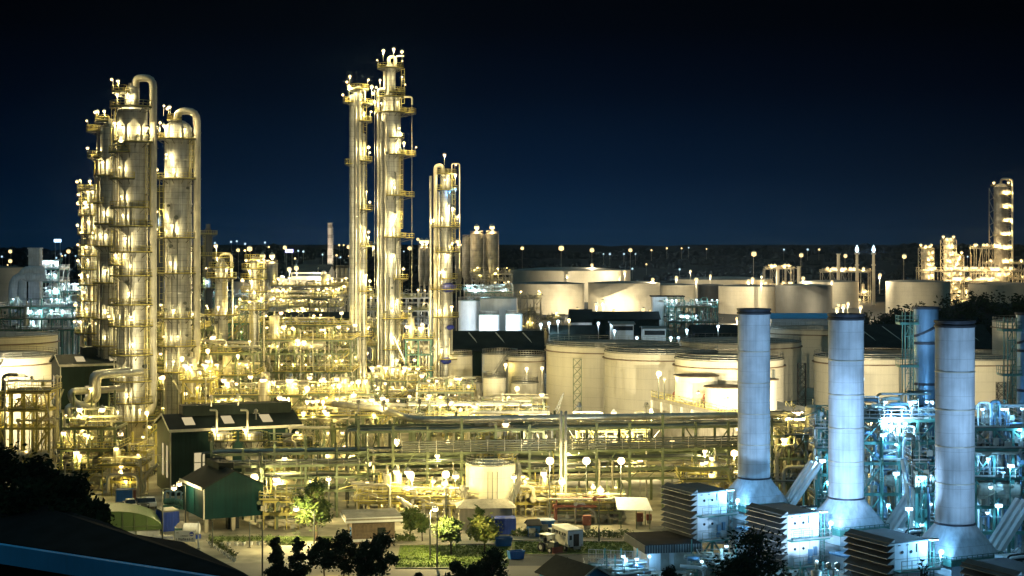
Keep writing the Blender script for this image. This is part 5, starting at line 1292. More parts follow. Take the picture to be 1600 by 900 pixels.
def skip(label, px, Y, ang, s=1.0):
    t = thing('waste_skip', label, 'skip', (X(px, Y), Y, 0), R(ang)); m = MB(); b = [(-1.3 * s, -.7 * s), (1.3 * s, -.7 * s), (1.3 * s, .7 * s), (-1.3 * s, .7 * s)]
    m.poly([(x * .85, y * .9, .12) for x, y in b])
    for i in range(4):
        p, q = b[i], b[(i + 1) % 4]; m.slab([(p[0] * .85, p[1] * .9, .1), (q[0] * .85, q[1] * .9, .1), (q[0], q[1], 1.3 * s), (p[0], p[1], 1.3 * s)], .06)
        m.beam((*p, 1.3 * s), (*q, 1.3 * s), .1)
    m.build('tub', MT['blue2'], t); MB().poly([(x * .95, y * .95, 1.1 * s) for x, y in b]).build('contents', MT['concrete'], t)
skip('light blue waste skip behind the dark tree, topped with pale rubble', 786, 218, 10, .9); skip('blue waste skip at the edge of the dark tree, nearer the road', 806, 209, 20, .8)
# arched shelter
t = thing('arched_shelter', 'pale green arched shelter with a panelled end, left of the blue container', 'shelter', (X(172, 224), 224, 0), R(14)); m = MB(); n = 16
pr = [(7.0 * math.cos(math.pi * i / n), .9 + 2.7 * math.sin(math.pi * i / n)) for i in range(n + 1)]
for i in range(n): m.slab([(pr[i][0], 0, pr[i][1]), (pr[i][0], 8, pr[i][1]), (pr[i + 1][0], 8, pr[i + 1][1]), (pr[i + 1][0], 0, pr[i + 1][1])][::-1], .08)
m.build('roof', MT['canopy'], t); b = MB(); b.poly([(x, .05, z) for x, z in pr]); b.build('end_wall', MT['canopy'], t)
b = MB()
for x in (-5, -3.3, -1.7, 0, 1.7, 3.3, 5): b.beam((x, -.02, .9), (x, -.02, .9 + 2.7 * math.sqrt(max(0, 1 - (x / 7.0) ** 2))), .07)
for z in (.9, 1.5): b.beam((-6.6, -.02, z), (6.6, -.02, z), .07)
b.build('glazing_bars', MT['green'], t); MB().box((0, .1, .45), (13.4, .06, .9)).build('skirting', MT['white'], t)
b = MB()
for x in (-7, -3.5, 0, 3.5, 7): b.beam((x, -.02, 0), (x, -.02, .95), .12)
b.build('post', MT['green'], t).name = 'post_row'
# banners by the kerb
def banner(label, px0, px1, Y, z0, z1, logo):
    x0, x1 = X(px0, Y), X(px1, Y); w = x1 - x0; t = thing('banner', label, 'banner', ((x0 + x1) / 2, Y, 0)); MB().box((0, 0, (z0 + z1) / 2), (w, .05, z1 - z0)).build('sheet', MT['white'], t)
    m = MB()
    for q in (-1, 1): m.beam((q * w / 2, .08, 0), (q * w / 2, .08, z1 + .1), .08)
    m.build('post', MT['grey'], t).name = 'post_pair'
    h = z1 - z0; g = MB(); rq = random.Random(px0)
    if logo:
        MB().tube([(w * .33, -.03, z1 - h * .3), (w * .33, -.05, z1 - h * .3)], h * .2, 16).build('round_emblem', MT['blue'], t); MB().box((w * .33, -.06, z1 - h * .34), (h * .3, .02, h * .07)).build('emblem_wave', MT['white'], t)
    rows = ((.78, .2, -.42, .42), (.48, .1, -.2, .16), (.2, .09, -.42, -.3)) if logo else ((.5, .3, -.1, .46), (.5, .12, -.45, -.14))
    for fz, fh, a, b_ in rows:                                       # rows of lettering too small to read in the photograph
        x = a * w
        while x < b_ * w:
            s = h * fh; g.box((x, -.035, z0 + h * (1 - fz)), (s * .18, .02, s)); g.box((x + s * .25, -.035, z0 + h * (1 - fz) + s * rq.choice((-.4, 0, .4))), (s * .45, .02, s * .18)); 
            if rq.random() < .6: g.box((x + s * .5, -.035, z0 + h * (1 - fz)), (s * .18, .02, s * rq.choice((.6, 1))))
            x += s * 1.0
    g.build('lettering', MT['glass' if logo else 'blue'], t)
banner('white banner with a round blue emblem and dark lettering by the kerb', 273, 305, 220, .25, 1.75, True); banner('low white sign with dark blue lettering beside the arched shelter', 239, 271, 222, .1, .75, False)
# white canopy and red cabinets
t = thing('canopy', 'white sloping canopy on thin posts right of the red valve pipework', 'canopy', (X(992, 233), 233, 0), R(-8)); m = MB(); m.slab([(-2.4, -1.6, 2.7), (2.6, -1.6, 2.7), (1.6, 1.8, 4.0), (-3.0, 1.8, 4.0)], .12); m.build('roof', MT['white'], t)
for x, y, h in ((-1.9, -1.4, 2.7), (2.2, -1.4, 2.7), (.3, -1.4, 2.7), (-2.4, 1.6, 3.9), (1.4, 1.6, 3.9)): MB().beam((x, y, 0), (x, y, h), .12).build('post', MT['green'], t)
for px, py, s, lb in ((917, 826, 1.15, 'red fire cabinet on a stand below the red valve pipework'), (999, 820, 1.0, 'red fire cabinet under the white canopy'), (1014, 818, .7, 'small red drum right of the white canopy')):
    Y = GY(py); t = thing('fire_cabinet', lb, 'cabinet', (X(px, Y), Y, 0)); MB().box((0, 0, .5 + s * .62), (1.05 * s, .6, 1.25 * s)).build('body', MT['red'], t); MB().box((0, -.31, .5 + s * .62), (.9 * s, .04, 1.1 * s)).build('door', MT['red'], t); MB().box((0, 0, .25), (.8 * s, .5, .5)).build('stand', MT['concrete'], t); MB().box((.3 * s, -.35, .5 + s * .6), (.05, .05, .2)).build('handle', MT['grey'], t)
t = thing('control_kiosk', 'long low cream kiosk with a hipped roof behind the lit trees', 'kiosk', (X(716, 231), 231, 0), R(4)); MB().box((4, 2, 1.5), (7.6, 3.6, 3.0)).build('wall', MT['concrete'], t); m = MB()
m.slab([(-.3, -.3, 3), (8.3, -.3, 3), (7, 2, 4), (1, 2, 4)], .12); m.slab([(1, 2, 4), (7, 2, 4), (8.3, 4.3, 3), (-.3, 4.3, 3)], .12); m.slab([(-.3, 4.3, 3), (-.3, -.3, 3), (1, 2, 4)], .1); m.slab([(8.3, -.3, 3), (8.3, 4.3, 3), (7, 2, 4)], .1); m.build('roof', MT['concrete'], t)
# ================================================================ vehicles and people
def wheel(t, x, y, r=.42, w=.28):
    a = MB().tube([(x, y - w / 2, r), (x, y + w / 2, r)], r, 16).build('wheel', MT['black'], t); MB().tube([(x, y - w / 2 - .02, r), (x, y + w / 2 + .02, r)], r * .5, 12).build('rim', MT['grey'], a)
Y = 214; t = thing('crew_truck', 'cream box-bodied crew truck with a row of small windows and an open rear door', 'truck', (X(899, Y), Y, 0), R(112))
# local x = forward (away), y = left side
MB().box((2.6, 0, 1.75), (5.2, 2.2, 2.1)).build('body', MT['trim'], t); MB().box((2.6, 0, 2.84), (5.3, 2.3, .1)).build('roof', MT['white'], t)
MB().box((6.0, 0, 1.35), (1.5, 2.0, 1.6)).build('cab', MT['white'], t); MB().box((6.3, 0, 1.75), (.95, 2.04, .6)).build('windscreen', MT['glass'], t); MB().box((3.2, 0, .62), (6.6, 1.2, .2)).build('chassis', MT['black'], t)
for i in range(5): MB().box((.9 + i * .85, 1.11, 2.15), (.6, .04, .42)).build('window', MT['glass'], t)
MB().box((-.02, 0, 1.7), (2.0 * .03, 2.18, 2.0)).build('rear_panel', MT['white'], t); MB().box((-.07, -.1, 1.55), (.05, .8, 1.6)).build('door_opening_shade', MT['glass'], t); MB().box((-.07, .7, 1.9), (.05, .35, .6)).build('window', MT['glass'], t); MB().box((-.2, -.1, .55), (.4, .9, .3)).build('step', MT['grey'], t)  # dark panel stands in for the shade inside the open rear doorway
for x in (1.0, 5.6):
    for y in (-.95, .95): wheel(t, x, y)
for y in (-.9, .9): MB().box((-.08, y, .85), (.05, .16, .12)).build('tail_lamp', MT['red'], t)
Y = 214; t = thing('tractor', 'open tractor with a flat cream roof and front bucket, parked beside the crew truck', 'tractor', (X(858, Y), Y, 0), R(-50))
MB().box((.2, 0, .85), (2.5, .9, .5)).box((.9, 0, 1.2), (1.0, .8, .5)).build('body', MT['darkpipe'], t); MB().box((-.4, 0, 2.3), (1.7, 1.5, .09)).build('roof', MT['white'], t)
for x in (-1.15, .35):
    for y in (-.65, .65): MB().beam((x, y, 1.0), (x, y, 2.28), .08).build('roof_post', MT['grey'], t)
MB().box((-.6, 0, 1.2), (.5, .5, .15)).box((-.82, 0, 1.5), (.1, .5, .6)).build('seat', MT['black'], t); MB().tube([(.15, 0, 1.35), (-.05, 0, 1.55)], .05, 6).build('steering_column', MT['black'], t)
for x, r in ((-.7, .62), (1.1, .42)):
    for y in (-.75, .75): wheel(t, x, y, r, .32)
m = MB(); m.slab([(1.7, -.9, .15), (2.4, -.9, .25), (2.4, .9, .25), (1.7, .9, .15)], .06); m.slab([(1.7, -.9, .15), (1.7, .9, .15), (1.75, .9, .9), (1.75, -.9, .9)], .06); m.beam((1.0, -.5, .7), (1.75, -.5, .5), .1); m.beam((1.0, .5, .7), (1.75, .5, .5), .1); m.build('bucket', MT['red'], t)
def person(label, px, Y, col, face=0, sit=False):
    """one continuous figure from a skinned skeleton"""
    t = thing('person', label, 'person', (X(px, Y), Y, 0), face); me = bpy.data.meshes.new('body')
    vs = [(0, 0, .95), (0, 0, 1.2), (0, 0, 1.42), (0, 0, 1.52), (0, -.02, 1.66), (.19, 0, 1.40), (.25, -.05, 1.12), (.22, -.18, .92), (-.19, 0, 1.40), (-.26, .03, 1.13), (-.24, -.12, .90), (.1, 0, .9), (.11, -.03, .5), (.12, .02, .06), (.12, -.14, .03), (-.1, 0, .9), (-.12, .03, .5), (-.12, .08, .06), (-.12, -.08, .03)]
    es = [(0, 1), (1, 2), (2, 3), (3, 4), (2, 5), (5, 6), (6, 7), (2, 8), (8, 9), (9, 10), (0, 11), (11, 12), (12, 13), (13, 14), (0, 15), (15, 16), (16, 17), (17, 18)]
    rad = [.15, .15, .15, .06, .11, .065, .05, .035, .065, .05, .035, .095, .07, .05, .04, .095, .07, .05, .04]
    me.from_pydata(vs, es, []); o = bpy.data.objects.new('body', me); COL.objects.link(o); o.parent = t; me.materials.append(MT[col])
    md = o.modifiers.new('skin', 'SKIN'); me.skin_vertices[0].data[0].use_root = True
    for i, r in enumerate(rad): me.skin_vertices[0].data[i].radius = (r, r)
    o.modifiers.new('sub', 'SUBSURF').levels = 1; o.modifiers['sub'].render_levels = 1
    MB().ball((0, 0, 1.75), .125, 0, 10, 6).build('helmet', MT['trim'], t)
person('person in dark work clothes and a pale helmet behind the hedge, left of two', 882, 224, 'cloth', .6); person('person in brown work clothes and a pale helmet behind the hedge, right of two', 892, 224, 'rim', -.5)
# parked vehicles and gear between the black trees and the blue container
def pickup(label, px, py, ang, col):
    Y = GY(py); t = thing('parked_pickup', label, 'pickup', (X(px, Y), Y, 0), R(ang)); MB().box((0, 0, .75), (4.4, 1.7, .55)).build('body', MT[col], t)
    m = MB(); b = [(-.6, 1.0), (1.2, 1.0), (.8, 1.6), (-.4, 1.6)]; i = len(m.v)
    for y in (-.75, .75):
        for x, z in b: m.v.append((x, y * (1 if z < 1.2 else .85), z))
    for f in ((0, 1, 2, 3), (7, 6, 5, 4), (0, 4, 5, 1), (1, 5, 6, 2), (2, 6, 7, 3), (3, 7, 4, 0)): m.face(list(f))
    m.build('cabin', MT['glass'], t); MB().box((.2, 0, 1.62), (1.2, 1.25, .06)).build('cabin_roof', MT[col], t)
    for x in (-1.4, 1.4):
        for y in (-.8, .8): wheel(t, x, y, .36, .22)
    for y in (-.6, .6): MB().box((2.21, y, .8), (.04, .3, .16)).build('headlight', MT['white'], t)
for px, py, a, c, lb in ((203, 796, -70, 'tank_w', 'pale pickup parked in front of the blue and red crates'), (220, 794, -65, 'darkpipe', 'dark pickup parked between two pale ones'), (235, 793, -75, 'white', 'white pickup parked by the leg of the long shed')): pickup(lb, px, py, a, c)
for px, py, d, c, lb in ((195, 784, (2.6, 1.6, 1.9), 'blue2', 'blue crate behind the parked pickups'), (207, 783, (1.3, 1.5, 1.8), 'red', 'rust red crate right of the blue crate'), (178, 766, (3.2, 1.8, 1.6), 'blue2', 'blue tank-like crate on the deck near the black trees'), (200, 774, (2.0, 1.6, 1.6), 'green', 'dark green crate behind the blue and red ones')):
    Y = GY(py); t = thing('equipment_crate', lb, 'crate', (X(px, Y), Y, 0), R(8)); MB().box((0, 0, d[2] / 2 + .1), d).build('body', MT[c], t); m = MB()
    for x in (-1, 1):
        for y in (-1, 1): m.beam((x * d[0] / 2, y * d[1] / 2, 0), (x * d[0] / 2, y * d[1] / 2, d[2] + .16), .12)
    for z in (.1, d[2] + .1):
        for y in (-1, 1): m.beam((-d[0] / 2, y * d[1] / 2, z), (d[0] / 2, y * d[1] / 2, z), .12)
    m.build('corner_frame', MT['grey'], t)
for i, (px, py) in enumerate(((262, 792), (270, 792), (279, 793), (287, 795))):
    Y = GY(py); t = thing('pump_skid', 'teal pump skid with pipes in a row left of the teal shed', 'pump', (X(px, Y), Y, 0), R(20), 'teal pump skids'); MB().hcyl((-.5, 0, .9), (.6, 0, .9), .45).box((0, 0, .2), (1.6, .9, .4)).build('pump', MT['teal_steel'], t); MB().pipe([(-.4, 0, 1), (-.4, 0, 2.4), (.5, .6, 2.4), (.5, .6, 0)], .14, .4, 8).build('pipe', MT['blue_duct'], t)
t = thing('water_tank', 'pale blue rounded tank on a blue base below the teal shed', 'tank', (X(299, 224), 224, 0)); MB().hcyl((-.9, 0, 1.3), (1.0, 0, 1.3), .8).build('shell', MT['white'], t); MB().box((0, 0, .25), (2.4, 1.3, .5)).build('base', MT['blue'], t)
t = thing('rubble_skip', 'teal open skip heaped with pale sand beside the pale blue tank', 'skip', (X(284, 226), 226, 0), R(15)); MB().prism([(-1, -.8), (1, -.8), (1, .8), (-1, .8)], 0, 1.2).build('tub', MT['teal_steel'], t); MB().lathe([(1.0, 1.2), (.6, 1.7), (.1, 2.0), (.01, 2.0)], 9).build('sand_heap', MT['concrete'], t)
# ================================================================ lamps of the foreground
for px, py, Y, r, lb in ((642, 741, 238, .58, 'blazing floodlight mast before the rack, leftmost of the pair left of the white tank'), (697, 740, 235, .56, 'blazing floodlight mast before the rack, right one of the pair left of the white tank'), (859, 719, 236, .58, 'blazing floodlight mast right of the white tank, left of three'), (916, 719, 236, .57, 'blazing floodlight mast right of the white tank, middle of three'), (970, 719, 236, .54, 'blazing floodlight mast right of the white tank, right of three'), (514, 747, 238, .42, 'floodlight mast above the loose-leaved tree'), (399, 745, 237, .58, 'blazing floodlight at the right corner of the teal shed'), (803, 744, 234, .42, 'floodlight at the right edge of the white tank')):
    lp = lamp_post(lb, px, Y, Z(py, Y) - .2, 0, 'cream', None, r, name='floodlight')
for px, py, pxp, Y, lb in ((463, 795, 491, 218, 'curved street lamp by the loose-leaved tree, lamp reaching left'), (513, 883, 545, 197, 'low curved street lamp among the dark foreground trees'), (272, 762, 254, 221, 'curved street lamp in front of the blue container'), (680, 795, 672, 209, 'tall street lamp standing on the lawn'), (280, 756, 290, 232, 'street lamp just left of the teal shed')):
    z = Z(py, Y); lamp_post(lb, pxp, Y, z - .7, (px - pxp) * Y / F, {513: 'warm', 463: 'street', 680: 'street'}.get(px, 'cream'), None, .42)
for px, y0, y1, Y, lb in ((683, 800, 895, 203, 'dark bare pole in front of the lawn, right of the tall street lamp'), (410, 812, 900, 198, 'bare pole at the left of the dark foreground trees'), (310, 815, 857, 216, 'white post by the banner'), (936, 780, 845, 221, 'dark bare pole at the hedge, right of the truck'), (332, 815, 850, 217, 'thin dark post before the teal shed'), (390, 815, 850, 217, 'thin dark post at the right end of the potted row'), (887, 870, 900, 200, 'thin pole before the dark gable roof')):
    t = thing('pole', lb, 'pole', (X(px, Y), Y, 0)); m = MB().tube([(0, 0, 0), (0, 0, Z(y0, Y))], .11, 8, r2=.07).build('shaft', MT['white' if px == 310 else 'darkpipe'], t); MB().box((0, 0, .06), (.5, .5, .12)).build('foot_plate', MT['concrete'], t)
# ================================================================ planting
tree('loose airy tree with see-through foliage beside the guard house', 495, 222, 0, 8.4, 7.0, 1, 'leaf', 2600, .26, None, .25, 'round', 26)
for px, Y, h, w, sd, lf, n, lb in ((640, 223, 4.2, 3.6, 2, 'leaf', 1500, 'dark bushy tree right of the guard house, left of two'), (660, 222, 3.6, 3.0, 3, 'leaf', 1300, 'dark bushy tree right of the guard house, right of two'), (705, 212, 4.7, 4.4, 4, 'leaf', 2600, 'round green tree with a pale trunk on the lawn'), (757, 214, 4.3, 4.8, 5, 'leaf_lime', 2600, 'bright yellow-green tree catching the floodlight'), (746, 222, 4.6, 2.6, 6, 'leaf', 700, 'thin green tree behind the yellow-green one')):
    tree(lb, px, Y, 0, h, w, sd, lf, n, .24)
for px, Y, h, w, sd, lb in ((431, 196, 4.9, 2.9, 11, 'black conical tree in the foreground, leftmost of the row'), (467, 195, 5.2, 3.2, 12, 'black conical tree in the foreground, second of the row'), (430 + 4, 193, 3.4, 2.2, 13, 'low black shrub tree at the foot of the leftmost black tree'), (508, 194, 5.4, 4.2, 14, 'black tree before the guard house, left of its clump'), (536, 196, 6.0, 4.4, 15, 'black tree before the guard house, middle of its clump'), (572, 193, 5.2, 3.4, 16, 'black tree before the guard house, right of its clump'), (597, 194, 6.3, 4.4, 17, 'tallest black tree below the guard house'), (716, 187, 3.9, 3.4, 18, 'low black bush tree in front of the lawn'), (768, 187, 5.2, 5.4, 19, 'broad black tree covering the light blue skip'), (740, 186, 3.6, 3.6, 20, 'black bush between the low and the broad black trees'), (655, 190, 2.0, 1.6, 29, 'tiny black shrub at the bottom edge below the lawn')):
    tree(lb, px, Y, 0, h, w, sd, 'leaf_unlit', 2600, .22, None, .12, 'cone' if px < 480 else 'round', 22)
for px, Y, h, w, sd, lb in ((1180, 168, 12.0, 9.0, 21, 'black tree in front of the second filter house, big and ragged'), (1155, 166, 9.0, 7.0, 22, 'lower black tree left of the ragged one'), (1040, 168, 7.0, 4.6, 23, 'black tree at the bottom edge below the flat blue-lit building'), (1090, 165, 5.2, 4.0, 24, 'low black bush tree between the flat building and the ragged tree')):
    tree(lb, px, Y, 0, h, w, sd, 'leaf_unlit', 3000, .24, None, .15, 'round', 24)
tree('thin bare-branched sapling before the third filter house', 1442, 160, 0, 9.8, 3.0, 25, 'leaf_unlit', 120, .2, None, .3, 'round', 14)
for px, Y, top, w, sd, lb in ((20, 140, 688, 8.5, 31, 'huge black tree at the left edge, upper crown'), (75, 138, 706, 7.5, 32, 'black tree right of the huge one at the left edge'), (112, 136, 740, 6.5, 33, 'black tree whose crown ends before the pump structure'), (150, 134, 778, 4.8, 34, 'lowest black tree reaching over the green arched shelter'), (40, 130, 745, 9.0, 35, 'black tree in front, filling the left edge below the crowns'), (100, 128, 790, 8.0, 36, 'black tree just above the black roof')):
    tree(lb, px, Y, 8, Z(top, Y) - 8, w, sd, 'leaf_unlit', 7000, .30, None, .12, 'round', 40)
# clipped bushes along the lawn, each a bush of its own
hb = random.Random(8)
for i in range(22):
    px = 803 + i * 8.8; Y = 226 - i * .1; t = thing('hedge_bush', 'small clipped bush in the hedge line behind the truck', 'bush', (X(px, Y), Y, 0), 0, 'hedge bushes behind the truck'); m = MB(); h = hb.uniform(.6, 1.15)
    leafcloud(m, hb, (0, 0, h * .55), h * .62, 170, .13); m.build('foliage', MT['leaf'], t); MB().tube([(0, 0, 0), (0, 0, h * .6)], .03, 5).build('stem', MT['trunk'], t)
for i in range(14):
    px = 420 + i * 7 if i < 8 else 610 + (i - 8) * 7; Y = 219 if i < 8 else 222; t = thing('hedge_bush', 'low dark bush in the row left of the guard house' if i < 8 else 'low dark bush in the row right of the guard house', 'bush', (X(px, Y), Y, 0), 0, 'dark bushes beside the guard house'); m = MB(); h = hb.uniform(.7, 1.2)
    leafcloud(m, hb, (0, 0, h * .55), h * .65, 150, .14); m.build('foliage', MT['leaf'], t); MB().tube([(0, 0, 0), (0, 0, h * .6)], .03, 5).build('stem', MT['trunk'], t)
pot = MB().lathe([(.20, 0), (.30, .45), (.25, .45), (.22, .38), (.01, .36)], 10).mesh('pot', MT['white']); fo = []
for i in range(3):
    m = MB(); leafcloud(m, hb, (0, 0, .85), .36, 110, .12, 0, 1.5); fo.append(m.mesh('foliage', MT['leaf']))
for i in range(15):
    if i < 9: px, py = 328 + i * 4.7, 851 + i * 3.3
    else: px, py = 346 + (i - 9) * 11.5, 853 - (i - 9) * .4
    Y = GY(py); t = thing('potted_shrub', 'small shrub in a white pot in the slanting row by the road' if i < 9 else 'small shrub in a white pot in the spaced row before the teal shed', 'potted plant', (X(px, Y), Y, 0), hb.uniform(0, 6), 'potted shrubs of the slanting row' if i < 9 else 'potted shrubs of the spaced row')
    place(pot, 'pot', t); place(fo[i % 3], 'foliage', t)
# ================================================================ the dark house at the lower left
t = thing('dark_house', 'black-roofed house with a blue lit roof edge filling the lower left corner', 'house', (0, 0, 0))
E0 = (X(-60, 124), 124, 18.0); E1 = (X(400, 107.5), 107.5, 18.0); A = (X(380, 109), 109.2, 18.2); B = (X(285, 119), 119, 18.5); Cc = (X(210, 121), 121, 18.7); D = (X(160, 125), 125, 19.0); E = (X(-60, 140), 140, 20.0)
m = MB(); m.slab([E0, E1, A, B, Cc, D, E], .25); m.build('roof', MT['roofblack'], t)
m = MB(); dv = (Vector(E1) - Vector(E0)).normalized(); nv = Vector((dv.y, -dv.x, 0)); q0 = Vector(E0) + nv * .3; q1 = Vector(E1) + nv * .3
m.beam(q0 - Vector((0, 0, .75)), q1 - Vector((0, 0, .75)), .5, 1.4); m.build('roof_edge', MT['fascia'], t)
m = MB(); m.beam(q0 - nv * 1.4 + Vector((0, 0, -9.9)), q1 - nv * 1.4 + Vector((0, 0, -9.9)), .6, 16); m.build('wall', MT['dshed'], t)
# ================================================================ gas turbine units with their big stacks
PHI = math.atan2(.43, .9)
def loft_hood(m, a, z0, r, z1, n=8):
    """four flat sides and four corner fans from a square duct up to a round flue"""
    cs = [(a, a), (-a, a), (-a, -a), (a, -a)]; b = len(m.v)
    for x, y in cs: m.v.append((x, y, z0))
    ring = []
    for k in range(4 * n):
        t = 2 * math.pi * k / (4 * n); m.v.append((r * math.cos(t), r * math.sin(t), z1)); ring.append(b + 4 + k)
    for c in range(4):
        k0 = c * n
        for i in range(n): m.face([b + c, ring[(k0 + i + 1) % (4 * n)], ring[(k0 + i) % (4 * n)]][::-1], 0)
        m.face([b + c, b + (c + 1) % 4, ring[(k0 + n) % (4 * n)]])
    return m
ORD = ['first big', 'second big', 'third big', 'fourth']
def turbine_unit(i, px, Y, stack_only=False, house_only=False):
    x0, y0 = X(px, Y), Y
    if not house_only:
        t = thing('exhaust_stack', ['blue-lit exhaust stack, smallest and leftmost of the three', 'blue-lit exhaust stack, middle of the three', 'blue-lit exhaust stack, largest and rightmost of the three'][i], 'stack', (x0, y0, 0), PHI)
        r = 2.1; MB().lathe([(r, 10.2), (r, 31.4)], 48).build('shell', MT['stack'], t)
        MB().lathe([(r + .03, 31.4), (r + .14, 31.45), (r + .14, 31.65), (r + .02, 31.7), (r + .02, 31.85), (r + .14, 31.9), (r + .14, 32.15), (r - .2, 32.15), (r - .2, 31.6)], 48).build('lip', MT['stackcap'], t)
        for z in (14.5, 18.5, 22.5, 26.6): MB().lathe([(r, z - .07), (r + .06, z - .06), (r + .06, z + .06), (r, z + .07)], 48).build('flange', MT['trim'], t)
        MB().lathe([(r, 10.0), (r + .14, 10.02), (r + .14, 10.2), (r, 10.22)], 48).build('base_ring', MT['stackcap'], t)
        loft_hood(MB(), 3.5, 6.7, r, 10.05).build('hood', MT['stack'], t)
        m = MB(); m.box((0, 0, 6.45), (7.3, 7.3, .5)); m.rail([(-3.6, -3.6, 6.7), (3.6, -3.6, 6.7), (3.6, 3.6, 6.7), (-3.6, 3.6, 6.7)], .5, .06, .7, closed=True); m.build('edge_frame', MT['teal_steel'], t)
        MB().box((0, 0, 3.1), (6.6, 6.6, 6.2)).build('duct_casing', MT['white'], t)
        m = MB()
        for k in range(6): m.box((-3.3 + k * 1.32, -3.32, 3.1), (.07, .06, 6.1))
        for z in (1.5, 3.4, 5.0): m.box((0, -3.32, z), (6.6, .05, .07)); m.box((-3.32, 0, z), (.05, 6.6, .07))
        m.build('panel_ribs', MT['grey'], t)
    # intake filter house
    lb = ['louvred intake filter house of the leftmost stack, brightest white side', 'louvred intake filter house of the middle stack, dark tree before it', 'louvred intake filter house of the rightmost stack, dark louvres in front', 'louvred intake filter house cut by the lower right corner'][i]
    c, s = math.cos(PHI), math.sin(PHI); lx, ly = -8.25, 1.2
    h = thing('filter_house', lb, 'filter house', (x0 + lx * c - ly * s, y0 + lx * s + ly * c, 0), PHI)
    MB().box((.3, 0, 6.05), (4.4, 7.2, 6.1)).build('wall', MT['white'], h)
    m = MB(); m.slab([(-2.7, -3.8, 9.15), (2.7, -3.8, 9.15), (2.7, 3.8, 9.15), (-2.7, 3.8, 9.15)], .14); m.build('roof', MT['louvre'], h)
    for k in range(9):
        z = 3.25 + k * .66 + (.28 if k >= 5 else 0)
        m = MB(); m.slab([(-1.95, 3.7, z + .62), (-2.95, 3.7, z - .02), (-2.95, -3.7, z - .02), (-1.95, -3.7, z + .62)][::-1], .05)
        for y in (-3.7, 3.7): m.poly([(-1.95, y, z + .62), (-2.95, y, z - .02), (-1.95, y, z - .02)], 1)
        m.box((-2.96, 0, z - .02), (.05, 7.4, .06), 0, 1)
        m.build('louvre', [MT['louvre'], MT['grey']], h)
    m = MB(); m.box((-2.02, 0, 6.1), (.3, 7.0, 6.0)); m.build('louvre_backing', MT['black'], h)
    for x, z in ((-.9, 8.0), (.3, 8.0), (-.9, 5.0), (.3, 5.0)): MB().tube([(x, -3.58, z), (x, -3.66, z)], .17, 12).build('porthole', MT['black'], h)
    m = MB()
    for x, z, w_, hh in ((1.0, 8.35, .08, .9), (-1.3, 8.75, .25, .08), (-.2, 8.75, .25, .08)): m.box((x, -3.64, z), (w_, .1, hh))
    m.build('fittings', MT['black'], h)
    m = MB()
    for x in (-.2, 1.2): m.box((x, -3.61, 6.05), (.04, .04, 5.8))
    for z in (4.2, 6.2, 7.3): m.box((.3, -3.61, z), (4.3, .04, .04))
    m.build('panel_joints', MT['grey'], h)
    for z in (6.1, 3.0):
        d = MB().box((.6, -4.15, z), (5.4, 1.1, .14)).box((3.2, 0, z), (1.0, 7.2, .14)).build('walkway', MT['teal_steel'], h); MB().rail([(-1.8, -4.65, z + .07), (3.6, -4.65, z + .07), (3.6, 3.5, z + .07)], 1.1, .06, 1.2).build('railing', MT['grey'], d)
    m = MB()
    for x, z, a, b_ in ((1.2, 4.2, .5, 1.3), (1.9, 4.6, .4, 1.0), (1.2, 3.5, .6, .5)): m.box((x, -3.75, z), (a, .3, b_))
    m.build('switch_box', MT['blue_duct'], h); MB().ladder((2.9, -3.8, 3), 9.0, R(-90), .5, False).build('ladder', MT['teal_steel'], h)
    m = MB()
    for x in (-1.8, .4, 2.6):
        for y in (-3.4, 0, 3.4): m.beam((x, y, 0), (x, y, 3), .28)
    m.beam((-1.8, -3.4, 0), (.4, -3.4, 3), .16); m.beam((2.6, -3.4, 0), (.4, -3.4, 3), .16); m.build('leg_frame', MT['teal_steel'], h)
    MB().box((3.0, 1.5, 4.4), (2.6, 5.5, 5.2)).build('intake_duct', MT['white'], h)
    # its two lamps, with the beam that washes the stack
    l = thing('floodlight', ['glaring white floodlight on the roof end of the leftmost filter house', 'glaring white floodlight on the roof end of the middle filter house', 'white floodlight on the roof end of the rightmost filter house', 'white floodlight on the filter house in the lower right corner'][i], 'floodlight', (h.location.x + 2.1 * c + 3.6 * s, h.location.y + 2.1 * s - 3.6 * c, 9.16), PHI)
    MB().beam((0, 0, .1), (0, -1.3, .25), .1).box((0, -1.45, .3), (.9, .5, .16)).build('housing', MT['grey'], l); m = MB(); m.box((0, -1.45, .16), (.9, .46, .12)); m.build('lens', MT['cyan'], l)
    if i >= 2:                                                       # the roof floodlight is turned on the next stack back
        q = ((40.1, 195), (48.3, 177))[i - 2]; dx, dy = q[0] - l.location.x, q[1] - l.location.y
        spot(l, (-.3, .2, .9), (dx * c + dy * s, -dx * s + dy * c, 17.5), 5000 if i == 3 else 3300, (.40, .68, 1.0), 84, .5)
        spot(l, (-.1, .2, 1.0), (dx * c + dy * s, -dx * s + dy * c, 21.0), 7500 if i == 3 else 5200, (.42, .69, 1.0), 52, .9)
    l2 = thing('floodlight', ['starry white lamp on the walkway end beside the leftmost hood', 'starry white lamp on the walkway end beside the middle hood', 'starry white lamp on the walkway end beside the rightmost hood', 'white lamp on the walkway of the corner filter house'][i], 'floodlight', (h.location.x + 3.5 * c + 4.4 * s, h.location.y + 3.5 * s - 4.4 * c, 6.2), PHI)
    MB().beam((0, 0, 0), (0, 0, 1.6), .1).build('post', MT['grey'], l2); m = MB(); ico(m, (0, -.2, 1.65), .3); m.build('lens', MT['cyan'], l2)
